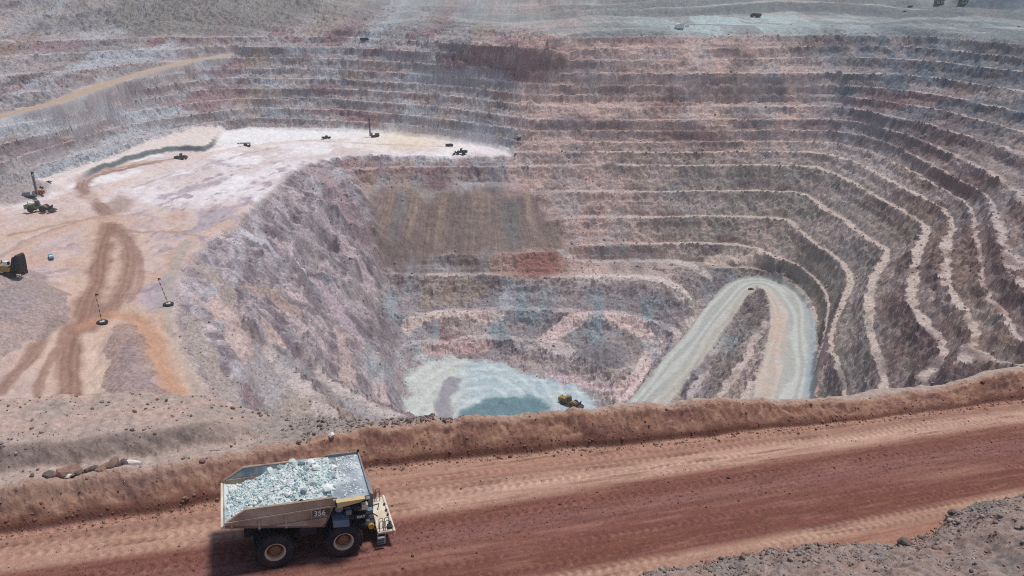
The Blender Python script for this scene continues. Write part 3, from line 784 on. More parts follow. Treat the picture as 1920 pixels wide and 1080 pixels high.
# pads of lug prints left by big tyres
for vc, hw_, ph in ((6.6, .5, 0), (5.1, .55, 1.3), (3.7, .55, 2.2), (2.1, .5, .4), (-.6, .5, .9), (-6.3, .5, 2.9), (-8.9, .5, 1.9), (-10.4, .55, .2), (-11.6, .5, 1.1)):
    vw = V - vc - .35 * noise2(S * .03, S * 0 + vc, 231)
    band = np.exp(-(vw / hw_) ** 4) * sstep(-.35, .25, noise2(S * .06, S * 0 + vc * 3, 232) + .2) * onr
    lug = np.sin(2 * math.pi * (S / .95 + .7 * np.abs(vw)) + ph)
    C *= (1 + .17 * band * lug)[:, None]; Z += .05 * band * lug
# spattered dark clods
sp_ = noise2(S * 2.3, V * 2.6, 241) * .6 + noise2(S * 5.1, V * 5.1, 242) * .5
zone((86, 54, 48), .7 * sstep(.33, .48, sp_) * onr * (.25 + .75 * (np.abs(vv + 1.5) < 2.8)))
zone((176, 128, 108), .35 * sstep(.35, .5, -sp_) * onr)
# berm
b1 = fbm(S * .2, V * .5, 4, 251); b2 = fbm(S * .9, V * .35, 3, 252)
bm = sstep(0, .06, T)
zone((158, 112, 92), bm)
zone((176, 132, 102), bm * .7 * sstep(.0, .5, b1))
zone((138, 96, 84), bm * .8 * sstep(.0, .4, -b1))
zone((112, 76, 66), bm * .7 * sstep(.25, .5, fbm(S * 1.3, V * 1.3, 3, 255)))
zone((188, 148, 124), bm * .5 * sstep(.2, .5, fbm(S * .9, V * .9, 3, 256)))
zone((112, 68, 54), bm * .75 * (1 - sstep(.12, .4, T + .18 * b1)))  # shade along the berm foot, painted as a darker strip
zone((196, 156, 130), bm * .75 * sstep(.86, .97, T + .05 * b2) * (VB < 1.6))
zone((170, 138, 122), bm * .45 * (1 - sstep(-14, 12, S)) * sstep(.3, .8, T))
# shelf behind the berm on the left
sh_ = sstep(.2, 1.4, VB + .5 * b1)
zone((192, 168, 154), sh_)
zone((196, 172, 158), sh_ * .8 * sstep(.0, .5, b1) * (1 - sstep(5, 7, VB)))
gr_ = sstep(5.0, 5.8, VB + .6 * N1) * (1 - sstep(7.0, 8.2, VB + .8 * N1)) * (1 - sstep(-7, 0, S))
zone((156, 136, 126), gr_ * sh_)
zone((204, 172, 156), sh_ * .85 * sstep(7.0, 9, VB) * sstep(-.2, .4, fbm(S * .08, V * .2, 3, 253)))
zone((172, 158, 148), sh_ * .6 * sstep(.05, .5, fbm(S * .1, V * .15, 3, 254)) * sstep(7, 9, VB))
zone((164, 152, 144), sh_ * .9 * sstep(-3, 4, S + 3 * N1) * (1 - sstep(15, 22, S)))
zone((170, 158, 148), sh_ * .7 * sstep(0.3, 1.5, OV))
# mound at the near side
mm = sstep(0, .5, MV + .4 * N2) * (MV > 0)
zone((172, 148, 136), mm)
zone((170, 140, 124), mm * .7 * sstep(.1, .5, N1))
zone((148, 138, 132), mm * .7 * sstep(.0, .5, fbm(S * .25, V * .25, 3, 261)))
zone((96, 90, 90), mm * .6 * sstep(.35, .6, fbm(S * .8, V * .8, 3, 262)))
C *= (1 + .16 * N2 * (1 - onr))[:, None]
lum_ = C @ np.array([.3, .55, .15], np.float32)
C = lum_[:, None] + (C - lum_[:, None]) * .88
C = np.clip(C * .86 * np.array([1.0, 1.0, 1.0], np.float32) * (1 + rng.normal(0, .035, N).astype(np.float32)[:, None]), .012, .8)
iv = np.arange(N).reshape(NR, NC)
Q = np.stack([iv[:-1, :-1], iv[:-1, 1:], iv[1:, 1:], iv[1:, :-1]], -1).reshape(-1, 4)
flab = np.zeros(N, np.int8); flab[T > 0] = 1; flab[(VB > .9)] = 2; flab[MV > 0] = 3
flab[OV > 1.0] = 4
fq = flab[Q[:, 0]]
for k_, (nm, lb, mt) in enumerate((
    ('haul_road', 'reddish brown dirt haul road marked by wheel tracks', M_ROAD),
    ('berm', 'long brown earth berm along the far side of the haul road', M_BERM),
    ('shelf', 'pale stony shelf of ground behind the berm at the left', M_STONY),
    ('stony_bank', 'dark grey stony bank on the near side of the haul road', M_STONY),
    ('pit_edge', 'steep broken edge where the ground drops into the pit', M_STONY))):
    sel = Q[fq == k_]
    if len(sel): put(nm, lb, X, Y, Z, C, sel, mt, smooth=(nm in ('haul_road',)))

def fg_z(s, v):
    return float(fg_height(np.array([s], float), np.array([v], float))[0][0])

# ------------------------------------------------------------------ stones
def rock_mesh(name, seed, mat, sub=1, squash=.75, amp=.28):
    bm_ = bmesh.new(); bmesh.ops.create_icosphere(bm_, subdivisions=sub, radius=1.0)
    rr = random.Random(seed)
    pl_ = [(Vector((rr.gauss(0, 1), rr.gauss(0, 1), rr.gauss(0, 1))).normalized(), rr.uniform(.55, .85)) for _ in range(7)]
    sx, sy = rr.uniform(.8, 1.25), rr.uniform(.7, 1.1)
    for v_ in bm_.verts:
        n_ = v_.co.normalized(); k = 1 + amp * (rr.random() - .5)
        for p_, d_ in pl_:
            q_ = n_.dot(p_)
            if q_ > 0: k = min(k, d_ / q_)
        v_.co = Vector((n_.x * k * sx, n_.y * k * sy, n_.z * k * squash))
    me = bpy.data.meshes.new(name); bm_.to_mesh(me); bm_.free()
    if mat: me.materials.append(mat)
    return me

def plain_mat(name, col, rough=.6, metal=0.0, vary=.25, scale=3.0, spec=.4, bump=0.0, dust=None):
    """painted or bare surface with procedural wear; dust = (colour, amount) settles on it in patches"""
    m = bpy.data.materials.new(name); m.use_nodes = True
    n = m.node_tree.nodes; l = m.node_tree.links; b = n['Principled BSDF']
    b.inputs['Roughness'].default_value = rough; b.inputs['Metallic'].default_value = metal; b.inputs['Specular IOR Level'].default_value = spec
    tc = n.new('ShaderNodeTexCoord'); tx = n.new('ShaderNodeTexNoise'); tx.inputs['Scale'].default_value = scale; tx.inputs['Detail'].default_value = 6; tx.inputs['Roughness'].default_value = .7
    l.new(tc.outputs['Object'], tx.inputs['Vector'])
    cr = n.new('ShaderNodeValToRGB'); e = cr.color_ramp.elements
    c = np.array(col, float)
    e[0].position = .3; e[0].color = (*(c * (1 - vary)), 1); e[1].position = .7; e[1].color = (*np.minimum(c * (1 + vary), .95), 1)
    l.new(tx.outputs['Fac'], cr.inputs[0]); out = cr.outputs[0]
    if dust:
        t2 = n.new('ShaderNodeTexNoise'); t2.inputs['Scale'].default_value = scale * .45; t2.inputs['Detail'].default_value = 5
        l.new(tc.outputs['Object'], t2.inputs['Vector'])
        mr = n.new('ShaderNodeMapRange'); mr.inputs['From Min'].default_value = .42; mr.inputs['From Max'].default_value = .66; mr.inputs['To Max'].default_value = dust[1]
        l.new(t2.outputs['Fac'], mr.inputs['Value'])
        mx = n.new('ShaderNodeMix'); mx.data_type = 'RGBA'; l.new(mr.outputs[0], mx.inputs[0]); l.new(out, mx.inputs[6]); mx.inputs[7].default_value = (*dust[0], 1); out = mx.outputs[2]
    l.new(out, b.inputs['Base Color'])
    if bump:
        bp = n.new('ShaderNodeBump'); bp.inputs['Strength'].default_value = bump; bp.inputs['Distance'].default_value = .05
        l.new(tx.outputs['Fac'], bp.inputs['Height']); l.new(bp.outputs[0], b.inputs['Normal'])
    return m

M_STONE_D = plain_mat('stone_dark', lin(112, 100, 96), .95, vary=.35, scale=2.5, spec=.15, bump=.6)
M_STONE_B = plain_mat('stone_brown', lin(140, 112, 100), .95, vary=.35, scale=2.5, spec=.15, bump=.6)
M_STONE_W = plain_mat('stone_white', lin(226, 214, 206), .95, vary=.12, scale=2.5, spec=.15, bump=.4)
M_STONE_G = plain_mat('stone_grey', lin(150, 140, 134), .95, vary=.4, scale=1.5, spec=.15, bump=.6)

M_RUB = plain_mat('stone_mauve', lin(164, 152, 152), .95, vary=.25, scale=1.5, spec=.15, bump=.4)

def scatter(name, label, places, sizes, mats, seed, squash=.7, protos=6, sub=1):
    """many small stones joined into one mesh"""
    base = [rock_mesh('stone_shape', seed + i, None, sub, squash) for i in range(protos)]
    arr = []
    for me in base:
        co = np.empty(len(me.vertices) * 3, np.float32); me.vertices.foreach_get('co', co)
        tri = np.array([p_.vertices[:] for p_ in me.polygons]); arr.append((co.reshape(-1, 3), tri))
        bpy.data.meshes.remove(me)
    r_ = np.random.default_rng(seed); VV = []; FF = []; MI = []; off = 0
    for (x, y, z), sz in zip(places, sizes):
        co, tri = arr[r_.integers(len(arr))]
        a = r_.uniform(0, 6.283); ca, sa2 = math.cos(a), math.sin(a)
        k = sz * r_.uniform(.75, 1.25, 3)
        q_ = co * k
        VV.append(np.stack([q_[:, 0] * ca - q_[:, 1] * sa2 + x, q_[:, 0] * sa2 + q_[:, 1] * ca + y, q_[:, 2] + z + .25 * sz], 1))
        FF.append(tri + off); off += len(co); MI.append(np.full(len(tri), r_.integers(len(mats))))
    VV = np.concatenate(VV); FF = np.concatenate(FF); MI = np.concatenate(MI).astype(np.int32)
    me = bpy.data.meshes.new(name)
    me.vertices.add(len(VV)); me.vertices.foreach_set('co', VV.astype(np.float32).ravel())
    me.loops.add(FF.size); me.loops.foreach_set('vertex_index', FF.ravel().astype(np.int32))
    me.polygons.add(len(FF)); me.polygons.foreach_set('loop_start', np.arange(0, FF.size, 3, dtype=np.int32)); me.polygons.foreach_set('loop_total', np.full(len(FF), 3, np.int32))
    for m in mats: me.materials.append(m)
    me.polygons.foreach_set('material_index', MI); me.update()
    o = bpy.data.objects.new(name, me); COL.objects.link(o); o['kind'] = 'stuff'; o['label'] = label
    return o

def fz(s, v): return fg_height(np.asarray(s, float), np.asarray(v, float))[0]
def scatter_sv(name, label, s, v, sizes, mats, seed, **k):
    x, y = xy(s, v); z = fz(s, v)
    return scatter(name, label, np.stack([x, y, z], 1), sizes, mats, seed, **k)
# stones on the near bank
n_ = 7000
s = rng.uniform(26, 88, n_); v = np.interp(s, S_M, V_M) + .5 - rng.exponential(4.0, n_)
cl = fbm(s * .3, v * .3, 3, 301); keep = (cl + rng.uniform(-.5, .5, n_) > -.05) & (v > -30); s, v = s[keep], v[keep]
scatter_sv('bank_stones', 'loose dark stones strewn over the near bank', s, v, np.minimum(.05 + rng.exponential(.06, len(s)), .5), [M_STONE_D, M_STONE_G, M_STONE_B, M_STONE_G], 31)
# stones on the shelf and the far bank
n_ = 1900
s = rng.uniform(-40, 22, n_); v = np.interp(s, S_T, V_T) + 3.2 + rng.uniform(0, 1, n_) ** .8 * (np.interp(s, S_R, V_R) - np.interp(s, S_T, V_T) - 3)
cl = fbm(s * .15, v * .2, 3, 302); keep = (cl + rng.uniform(-.5, .5, n_) > .1) | (s > 2); s, v = s[keep], v[keep]
scatter_sv('shelf_stones', 'small stones scattered over the pale shelf', s, v, np.minimum(.05 + rng.exponential(.07, len(s)), .4), [M_STONE_D, M_STONE_G, M_STONE_B], 32)
# clods at the foot of the berm
n_ = 2600
s = rng.uniform(-40, 120, n_); v = np.interp(s, S_T, V_T) + np.where(rng.uniform(0, 1, n_) < .85, rng.normal(-.2, .6, n_), rng.uniform(0, 3.2, n_))
scatter_sv('berm_clods', 'crumbled clods along the foot of the berm', s, v, np.minimum(.04 + rng.exponential(.05, n_), .3), [M_STONE_B, plain_mat('clod', lin(128, 86, 72), .95, spec=.1)], 33)

n_ = 2600
s = rng.uniform(-30, 110, n_); v = np.where(rng.uniform(0, 1, n_) < .6, rng.normal(-1.6, 2.0, n_), rng.uniform(-10, 7, n_)); keep = (v > -11) & (v < 6.8); s, v = s[keep], v[keep]
scatter_sv('road_clods', 'small dark clods crushed into the haul road', s, v, .03 + rng.exponential(.022, len(s)), [plain_mat('clod_dark', lin(96, 62, 54), .95, spec=.1)], 35, squash=.5)
# fallen rock on the benches and slopes of the pit
scatter('rubble', 'fallen rock strewn over the benches and slopes of the pit', RUB, np.minimum(.2 + rng.exponential(.2, len(RUB)), 1.2) * np.clip(RUB[:, 1] / 500, .6, 1.2), [M_STONE_B, M_STONE_G, M_RUB, M_RUB], 34)
# ------------------------------------------------------------------ object helpers
class MB:
    """collects shapes into one bmesh, then links them as one object"""
    def __init__(self): self.bm = bmesh.new()
    def box(self, c, s, rot=None, bevel=0.0):
        r_ = bmesh.ops.create_cube(self.bm, size=1.0)
        M = Matrix.Translation(c) @ (rot.to_4x4() if rot else Matrix.Identity(4)) @ Matrix.Diagonal((*s, 1))
        bmesh.ops.transform(self.bm, matrix=M, verts=r_['verts'])
        if bevel:
            es = list({e for v_ in r_['verts'] for e in v_.link_edges})
            bmesh.ops.bevel(self.bm, geom=es, offset=bevel, segments=2, affect='EDGES', profile=.5)
        return self
    def prism(self, prof, y0, y1):
        """profile in x,z extruded along y"""
        a = [self.bm.verts.new((x, y0, z)) for x, z in prof]; b = [self.bm.verts.new((x, y1, z)) for x, z in prof]
        n = len(prof)
        self.bm.faces.new(a); self.bm.faces.new(b[::-1])
        for i in range(n): self.bm.faces.new((a[i], b[i], b[(i + 1) % n], a[(i + 1) % n]))
        return self
    def tube(self, P, r, n=8):
        P = [Vector(p_) for p_ in P]; rings = []
        for i, p_ in enumerate(P):
            d = (P[min(i + 1, len(P) - 1)] - P[max(i - 1, 0)]).normalized()
            a = d.orthogonal().normalized() if i == 0 else (pa - d * pa.dot(d)).normalized()
            pa = a; b = d.cross(a)
            rings.append([self.bm.verts.new(p_ + (a * math.cos(t) + b * math.sin(t)) * r) for t in (2 * math.pi * k / n for k in range(n))])
        for q0, q1 in zip(rings[:-1], rings[1:]):
            for k in range(n): self.bm.faces.new((q0[k], q0[(k + 1) % n], q1[(k + 1) % n], q1[k]))
        self.bm.faces.new(rings[0][::-1]); self.bm.faces.new(rings[-1])
        return self
    def lathe(self, prof, c, n=40, axis='Y', cap=True):
        """profile of (radius, along) turned round an axis through c"""
        rings = []
        for r_, h in prof:
            ring = []
            for k in range(n):
                t = 2 * math.pi * k / n
                p_ = (r_ * math.cos(t), h, r_ * math.sin(t)) if axis == 'Y' else (r_ * math.cos(t), r_ * math.sin(t), h)
                ring.append(self.bm.verts.new(Vector(p_) + Vector(c)))
            rings.append(ring)
        for q0, q1 in zip(rings[:-1], rings[1:]):
            for k in range(n): self.bm.faces.new((q0[k], q0[(k + 1) % n], q1[(k + 1) % n], q1[k]))
        for ring, d in ((rings[0], 1), (rings[-1], -1)):
            if cap and (ring[0].co - ring[n // 2].co).length > .01:
                try: self.bm.faces.new(ring[::d])
                except ValueError: pass
        return self
    def build(self, name, mat, parent=None, smooth=False):
        bmesh.ops.recalc_face_normals(self.bm, faces=self.bm.faces)
        me = bpy.data.meshes.new(name); self.bm.to_mesh(me); self.bm.free()
        if smooth:
            me.polygons.foreach_set('use_smooth', [True] * len(me.polygons))
            me.set_sharp_from_angle(angle=math.radians(35))
        me.materials.append(mat)
        o = bpy.data.objects.new(name, me); COL.objects.link(o)
        if parent: o.parent = parent
        return o

def tag(o, label, cat, group=None):
    o['label'] = label; o['category'] = cat
    if group: o['group'] = group
    return o
def empty(name, loc, rz=0.0):
    o = bpy.data.objects.new(name, None); COL.objects.link(o); o.location = loc; o.rotation_euler = (0, 0, rz)
    o.empty_display_size = .5
    return o
def copy_tree(o, parent=None):
    c = o.copy(); COL.objects.link(c)
    if parent: c.parent = parent
    for ch in list(o.children): copy_tree(ch, c)
    return c
def text_part(name, body, size, loc, rot, mat, parent, extrude=.01, sx=1.0):
    cu = bpy.data.curves.new(name, 'FONT'); cu.body = body; cu.size = size; cu.extrude = extrude; cu.offset = .012
    tmp = bpy.data.objects.new(name, cu); COL.objects.link(tmp)
    me = bpy.data.meshes.new_from_object(tmp.evaluated_get(bpy.context.evaluated_depsgraph_get()))
    bpy.data.objects.remove(tmp); bpy.data.curves.remove(cu)
    me.name = name; me.materials.clear(); me.materials.append(mat)
    o = bpy.data.objects.new(name, me); COL.objects.link(o); o.parent = parent; o.location = loc; o.rotation_euler = rot; o.scale = (sx, 1, 1)
    return o

dustc = lin(168, 130, 108)
P_TAN = plain_mat('truck_paint', lin(182, 160, 140), .6, vary=.15, scale=1.1, dust=(lin(146, 116, 100), .85))
P_PALE = plain_mat('truck_pale_paint', lin(222, 210, 190), .5, vary=.08, scale=1.5, dust=(lin(190, 160, 136), .6))
P_STEEL = plain_mat('bed_steel', lin(126, 136, 146), .5, metal=.25, vary=.25, scale=1.2, dust=(lin(190, 200, 204), .8))
P_DARK = plain_mat('dark_machinery', lin(46, 50, 54), .6, vary=.5, scale=3)
P_GREY = plain_mat('grey_machinery', lin(128, 134, 138), .55, vary=.3, scale=2, dust=(dustc, .4))
P_BLUE = plain_mat('bluegrey_guard', lin(104, 128, 144), .5, vary=.3, scale=2)
P_TYRE = plain_mat('tyre_rubber', lin(44, 46, 52), .85, vary=.3, scale=1.5, spec=.2, dust=(lin(92, 74, 68), .45))
P_RIM = plain_mat('rim_paint', lin(216, 198, 172), .6, vary=.12, scale=3, dust=(dustc, .4))
P_HUB = plain_mat('hub_brown_shaded', lin(132, 98, 70), .7, vary=.3, scale=4)  # brown hub, darkened to paint shade into the wheel recess
P_YEL = plain_mat('yellow_paint', lin(206, 160, 50), .5, vary=.2, scale=2, dust=(lin(150, 120, 84), .4))
P_WHITE = plain_mat('white_mark', lin(232, 228, 220), .6, vary=.1, scale=3)
P_BLACK = plain_mat('black_mark', lin(28, 27, 27), .6, vary=.2, scale=3)
P_ORE = plain_mat('ore', lin(198, 208, 206), .95, vary=.28, scale=1.4, spec=.15, bump=.8, dust=(lin(222, 222, 214), .7))
P_ORE2 = plain_mat('ore_white', lin(238, 238, 232), .95, vary=.16, scale=2, spec=.15, bump=.6)
P_ORE3 = plain_mat('ore_teal', lin(164, 198, 194), .95, vary=.25, scale=2, spec=.15, bump=.6)
P_ORE4 = plain_mat('ore_grey', lin(156, 172, 176), .95, vary=.35, scale=2, spec=.15, bump=.6)
P_GLASS = plain_mat('dark_glass', lin(30, 40, 48), .12, vary=.1, spec=.8)

# ------------------------------------------------------------------ the loaded haul truck
TU = Vector((HX, HY, -SLOPE)).normalized(); TV = Vector((-HY, HX, 0)).normalized(); TN = TU.cross(TV)
truck = bpy.data.objects.new('haul_truck', None); COL.objects.link(truck)
truck.matrix_world = Matrix(((TU.x, TV.x, TN.x, OX), (TU.y, TV.y, TN.y, OY), (TU.z, TV.z, TN.z, OZ + .02), (0, 0, 0, 1)))
tag(truck, 'large tan dump truck numbered 356 driving on the red dirt road with its bed full', 'dump truck')
def tp(p_): return truck.matrix_world @ Vector(p_)
# dump body
BW = 3.3
b = MB()
floor = [(-4.05, 5.0), (4.1, 3.62), (4.95, 6.1)]
b.prism([(-4.05, 5.02), (4.1, 3.64), (4.98, 6.12), (5.16, 6.06), (4.25, 3.4), (-4.05, 4.74)], -BW + .12, BW - .12)         # floor and front wall
for s_ in (-1, 1):
    y0, y1 = sorted((s_ * (BW - .12), s_ * BW))
    b.prism([(-4.0, 5.2), (-2.25, 6.38), (5.3, 6.38), (5.06, 5.62), (-3.75, 5.35)], y0, y1)                                # upper side plate
    y0, y1 = sorted((s_ * (BW - .12), s_ * (BW - .27)))
    b.prism([(-4.05, 4.74), (-3.75, 5.36), (5.06, 5.63), (4.25, 3.4)], y0, y1)                                            # inset lower plate
body = b.build('dump_body', P_TAN, truck)
for s_ in (-1, 1):
    MB().tube([(-4.0, s_ * (BW - .05), 5.22), (-2.25, s_ * (BW - .05), 6.4), (5.0, s_ * (BW - .05), 6.4)], .1, 6).build('top_rail', P_TAN, body)
    MB().prism([(-3.9, 5.28), (5.15, 5.52), (5.15, 5.66), (-3.9, 5.42)], *sorted((s_ * (BW - .1), s_ * (BW + .12)))).build('side_ledge', P_TAN, body)
    MB().prism([(-.4, 4.42), (4.4, 4.5), (4.3, 4.02), (3.9, 3.62), (2.6, 3.9)], *sorted((s_ * (BW - .28), s_ * (BW + .02)))).build('side_brace', P_TAN, body)
    for xr, z0, z1 in ((-3.4, 4.62, 5.3), (-1.2, 4.3, 5.36), (1.0, 3.98, 5.42), (3.1, 3.7, 5.48)):
        MB().box((xr, s_ * (BW - .1), (z0 + z1) / 2), (.16, .2, z1 - z0)).build('rib', P_TAN, body)
MB().prism([(-4.25, 5.0), (-3.9, 4.98), (-3.9, 4.8), (-4.25, 4.86)], -BW, BW).build('tail_lip', P_PALE, body)
# grey inner lining and canopy
b = MB()
for s_ in (-1, 1):
    y0, y1 = sorted((s_ * (BW - .17), s_ * (BW - .125)))
    b.prism([(-3.85, 5.14), (-2.2, 6.3), (4.96, 6.3), (4.9, 5.95), (4.15, 3.72), (-3.9, 5.06)], y0, y1)
b.prism([(4.08, 3.72), (4.16, 3.7), (5.0, 6.12), (4.93, 6.14)], -BW + .2, BW - .2)
b.build('bed_lining', P_STEEL, body)
can = MB().prism([(4.9, 6.14), (8.1, 6.2), (8.1, 6.32), (4.9, 6.26)], -3.45, 3.45).build('canopy', plain_mat('canopy_steel', lin(138, 148, 154), .5, metal=.2, vary=.2, scale=1.0, dust=(lin(216, 222, 222), .9)), body)
MB().box((8.14, 0, 6.36), (.12, 7.0, .34)).build('canopy_edge', P_GREY, can)
MB().box((6.5, 3.42, 6.42), (3.25, .1, .3)).build('canopy_edge', P_GREY, can)
MB().box((8.12, 3.4, 6.62), (.2, .2, .3)).build('corner_light', P_DARK, can)
# tan skirt on the near edge of the canopy
MB().prism([(5.15, 6.3), (7.6, 6.34), (7.2, 6.05), (5.25, 5.72)], -3.95, -3.46).build('canopy_skirt', plain_mat('skirt_paint', lin(204, 178, 128), .5, vary=.15, scale=2), can)
MB().prism([(5.15, 6.3), (7.6, 6.34), (7.2, 6.05), (5.25, 5.72)], 3.48, 3.9).build('canopy_skirt', P_TAN, can)
text_part('fleet_number', '356', .70, (3.3, -BW + .03, 4.78), (math.radians(90), 0, math.radians(0)), P_WHITE, body, sx=.95)
MB().box((3.9, -BW + .075, 5.03), (1.5, .04, .62)).build('number_panel', plain_mat('panel_brown', lin(92, 78, 68), .6, vary=.3), body)

# frame, axles, machinery under the canopy
ch = MB()
for s_ in (-1, 1):
    ch.prism([(-2.4, 2.1), (-2.4, 2.7), (3.5, 2.5), (8.9, 2.1), (8.9, 1.4), (3.5, 1.5)], *sorted((s_ * .75, s_ * 1.15)))
ch.box((-2.2, 0, 2.3), (.5, 2.4, .7)).box((2.8, 0, 1.9), (.6, 2.4, .6)).box((8.7, 0, 1.5), (.6, 3.2, 1.0))
chassis = ch.build('frame', P_DARK, truck)
MB().lathe([(.0, -2.6), (.55, -2.6), (.62, -.9), (.85, -.5), (.85, .5), (.62, .9), (.55, 2.6), (0, 2.6)], (0, 0, 1.68), 20).build('rear_axle', P_DARK, chassis, True)
MB().tube([(5.85, -2.5, 1.6), (5.85, 2.5, 1.6)], .32, 12).build('front_axle', P_DARK, chassis, True)
for s_ in (-1, 1):
    MB().tube([(-.9, s_ * 1.4, 1.9), (-1.3, s_ * 1.5, 4.3)], .2, 10).build('hoist_cylinder', P_GREY, chassis, True)
    MB().tube([(5.9, s_ * 1.75, 1.7), (5.7, s_ * 1.6, 4.1)], .24, 10).build('strut', P_DARK, chassis, True)
    MB().box((2.9, s_ * 1.75, 2.5), (1.7, .9, 1.1), bevel=.2).build('side_tank', P_DARK, chassis)
eng = MB()
eng.box((6.4, 0, 3.6), (3.4, 3.0, 2.3), bevel=.08).box((5.4, -1.9, 4.9), (1.0, 1.4, .8)).box((6.7, -2.35, 3.9), (2.9, 1.0, .16))
engine = eng.build('engine_bay', P_DARK, truck)
rr = random.Random(5)
for k in range(22):
    x_, z_ = rr.uniform(4.9, 8.4), rr.uniform(2.6, 5.5)
    MB().box((x_, -1.7 - rr.uniform(0, 1.2), z_), (rr.uniform(.15, .6), rr.uniform(.2, .8), rr.uniform(.1, .5)), bevel=.02).build('engine_unit', rr.choice((P_DARK, P_DARK, P_GREY, P_BLUE)), engine)
for k in range(9):
    x_ = rr.uniform(5, 8.2); z_ = rr.uniform(2.8, 5.2)
    MB().tube([(x_, -2.6, z_), (x_ + rr.uniform(.4, 1.3), -2.7, z_ + rr.uniform(-.3, .3)), (x_ + rr.uniform(.8, 1.6), -2.4, z_ - rr.uniform(.2, .9))], .055, 6).build('hose', rr.choice((P_DARK, P_GREY, P_BLUE)), engine, True)
MB().box((7.75, -2.75, 4.75), (.55, .5, .55), bevel=.04).build('air_filter', P_PALE, engine)
MB().box((6.35, -2.75, 4.35), (.5, .4, .5), bevel=.04).build('air_filter', P_GREY, engine)
MB().lathe([(0, -.3), (.34, -.3), (.34, .3), (0, .3)], (5.5, -2.7, 4.95), 14).build('air_filter', P_GREY, engine, True)
MB().lathe([(0, -.12), (.26, -.12), (.3, .12), (0, .12)], (8.35, -2.9, 2.6), 14).build('yellow_canister', P_YEL, engine, True)
text_part('maker_sign', 'CAT', .34, (7.05, -3.0, 3.72), (math.radians(90), 0, 0), P_WHITE, engine, sx=1.1)
MB().box((7.45, -2.95, 3.83), (1.1, .06, .42)).build('sign_panel', P_DARK, engine)
MB().prism([(4.9, 4.15), (6.3, 4.05), (6.35, 3.42), (6.2, 3.36), (4.95, 3.46)], -3.5, -2.2).build('fender', P_BLUE, truck)
MB().prism([(4.9, 4.15), (6.3, 4.05), (6.35, 3.42), (6.2, 3.36), (4.95, 3.46)], 2.2, 3.5).build('fender', P_BLUE, truck)
cab = MB().prism([(6.5, 3.5), (8.6, 3.5), (8.5, 4.5), (8.2, 5.85), (6.6, 5.85)], .9, 3.1).build('cab', P_TAN, truck)
MB().prism([(8.62, 4.35), (8.58, 4.35), (8.33, 5.55), (8.37, 5.55)], 1.05, 2.95).build('windscreen', P_GLASS, cab)
MB().prism([(6.8, 4.5), (8.2, 4.5), (8.05, 5.5), (6.85, 5.5)], .86, .9).build('side_window', P_GLASS, cab)
MB().box((8.5, -.4, 4.05), (.5, 2.5, 2.2), bevel=.05).build('radiator', P_GREY, truck)
MB().box((7.9, -1.0, 5.2), (.8, 3.0, .12)).build('upper_deck', P_GREY, truck)
# bumper platform, rails, ladder
bm0 = MB().box((9.75, 0, 1.5), (1.5, 5.4, .22), bevel=.05).build('bumper_platform', P_PALE, truck)
MB().box((10.5, 0, 1.42), (.26, 5.7, .66), bevel=.1).build('bumper_edge', P_PALE, bm0)
for y_ in (1.3, .35, -.4, -1.6):
    MB().box((10.36, y_, 1.68), (.2, .28, .2), bevel=.03).build('headlight', P_DARK, bm0)
MB().box((10.2, -2.2, 1.72), (.5, .5, .3), bevel=.05).build('tow_box', P_DARK, bm0)
for y_ in (2.55, 2.1, -2.1, -2.55):
    for x_ in (9.2, 9.7):
        MB().tube([(x_, y_, 1.6), (x_, y_, 2.6), (x_ + .18, y_, 2.72), (x_ + .36, y_, 2.6), (x_ + .36, y_, 1.6)], .035, 6).build('handrail', P_BLACK if y_ < 0 else plain_mat('rail_brown', lin(110, 70, 56), .6), bm0, True)
lad = MB()
for s_ in (-.35, .35): lad.box((9.3 + s_, -2.95, 1.05), (.07, .07, 1.1))
for z_ in (.6, .9, 1.2): lad.box((9.3, -2.95, z_), (.7, .25, .06))
lad.build('ladder', P_GREY, truck)
MB().box((9.3, 0, 1.0), (.9, 3.8, .75)).build('front_beam', P_DARK, truck)

# wheels
def make_wheel(y_out, x, s_, dished):
    wh = empty('wheel', (x, s_ * y_out, 1.66)); wh.parent = truck
    R, Wd = 1.66, 1.15
    o_ = 1.0 if s_ < 0 else -1.0       # outward is -y on the near side
    prof = [(.9, .06), (1.15, .0), (1.42, .02), (1.56, .09), (R, .24), (R, Wd - .24), (1.56, Wd - .09), (1.42, Wd), (.9, Wd - .06)]
    t_ = MB().lathe([(r_, o_ * h_) for r_, h_ in prof], (0, 0, 0), 48, cap=False)
    for k in range(30):
        a = 2 * math.pi * k / 30
        for side, da in ((.32, 0), (Wd - .32, .1)):
            M = Matrix.Rotation(a + da, 3, 'Y')
            t_.box(M @ Vector((R + .02, o_ * side, 0)), (.1, .5, .17), M)
    t_.build('tyre', P_TYRE, wh, True)
    rp = [(.93, .05), (.93, .10), (.78, .13), (.74, .20), (.72, .62)]
    MB().lathe([(r_, o_ * h_) for r_, h_ in rp], (0, 0, 0), 36, cap=False).build('rim', P_RIM, wh, True)
    hp = [(.73, .60), (.50, .56), (.46, .30), (.34, .24), (.24, .18), (0, .18)]
    hb = MB().lathe([(r_, o_ * h_) for r_, h_ in hp], (0, 0, 0), 28, cap=False)
    for k in range(14):
        a = 2 * math.pi * k / 14
        hb.box((math.cos(a) * .6, o_ * .56, math.sin(a) * .6), (.07, .1, .07))
    hb.build('hub', P_HUB, wh, True)
for s_ in (-1, 1):
    make_wheel(3.4, 5.86, s_, True); make_wheel(3.4, .02, s_, True); make_wheel(2.1, .02, s_, True)

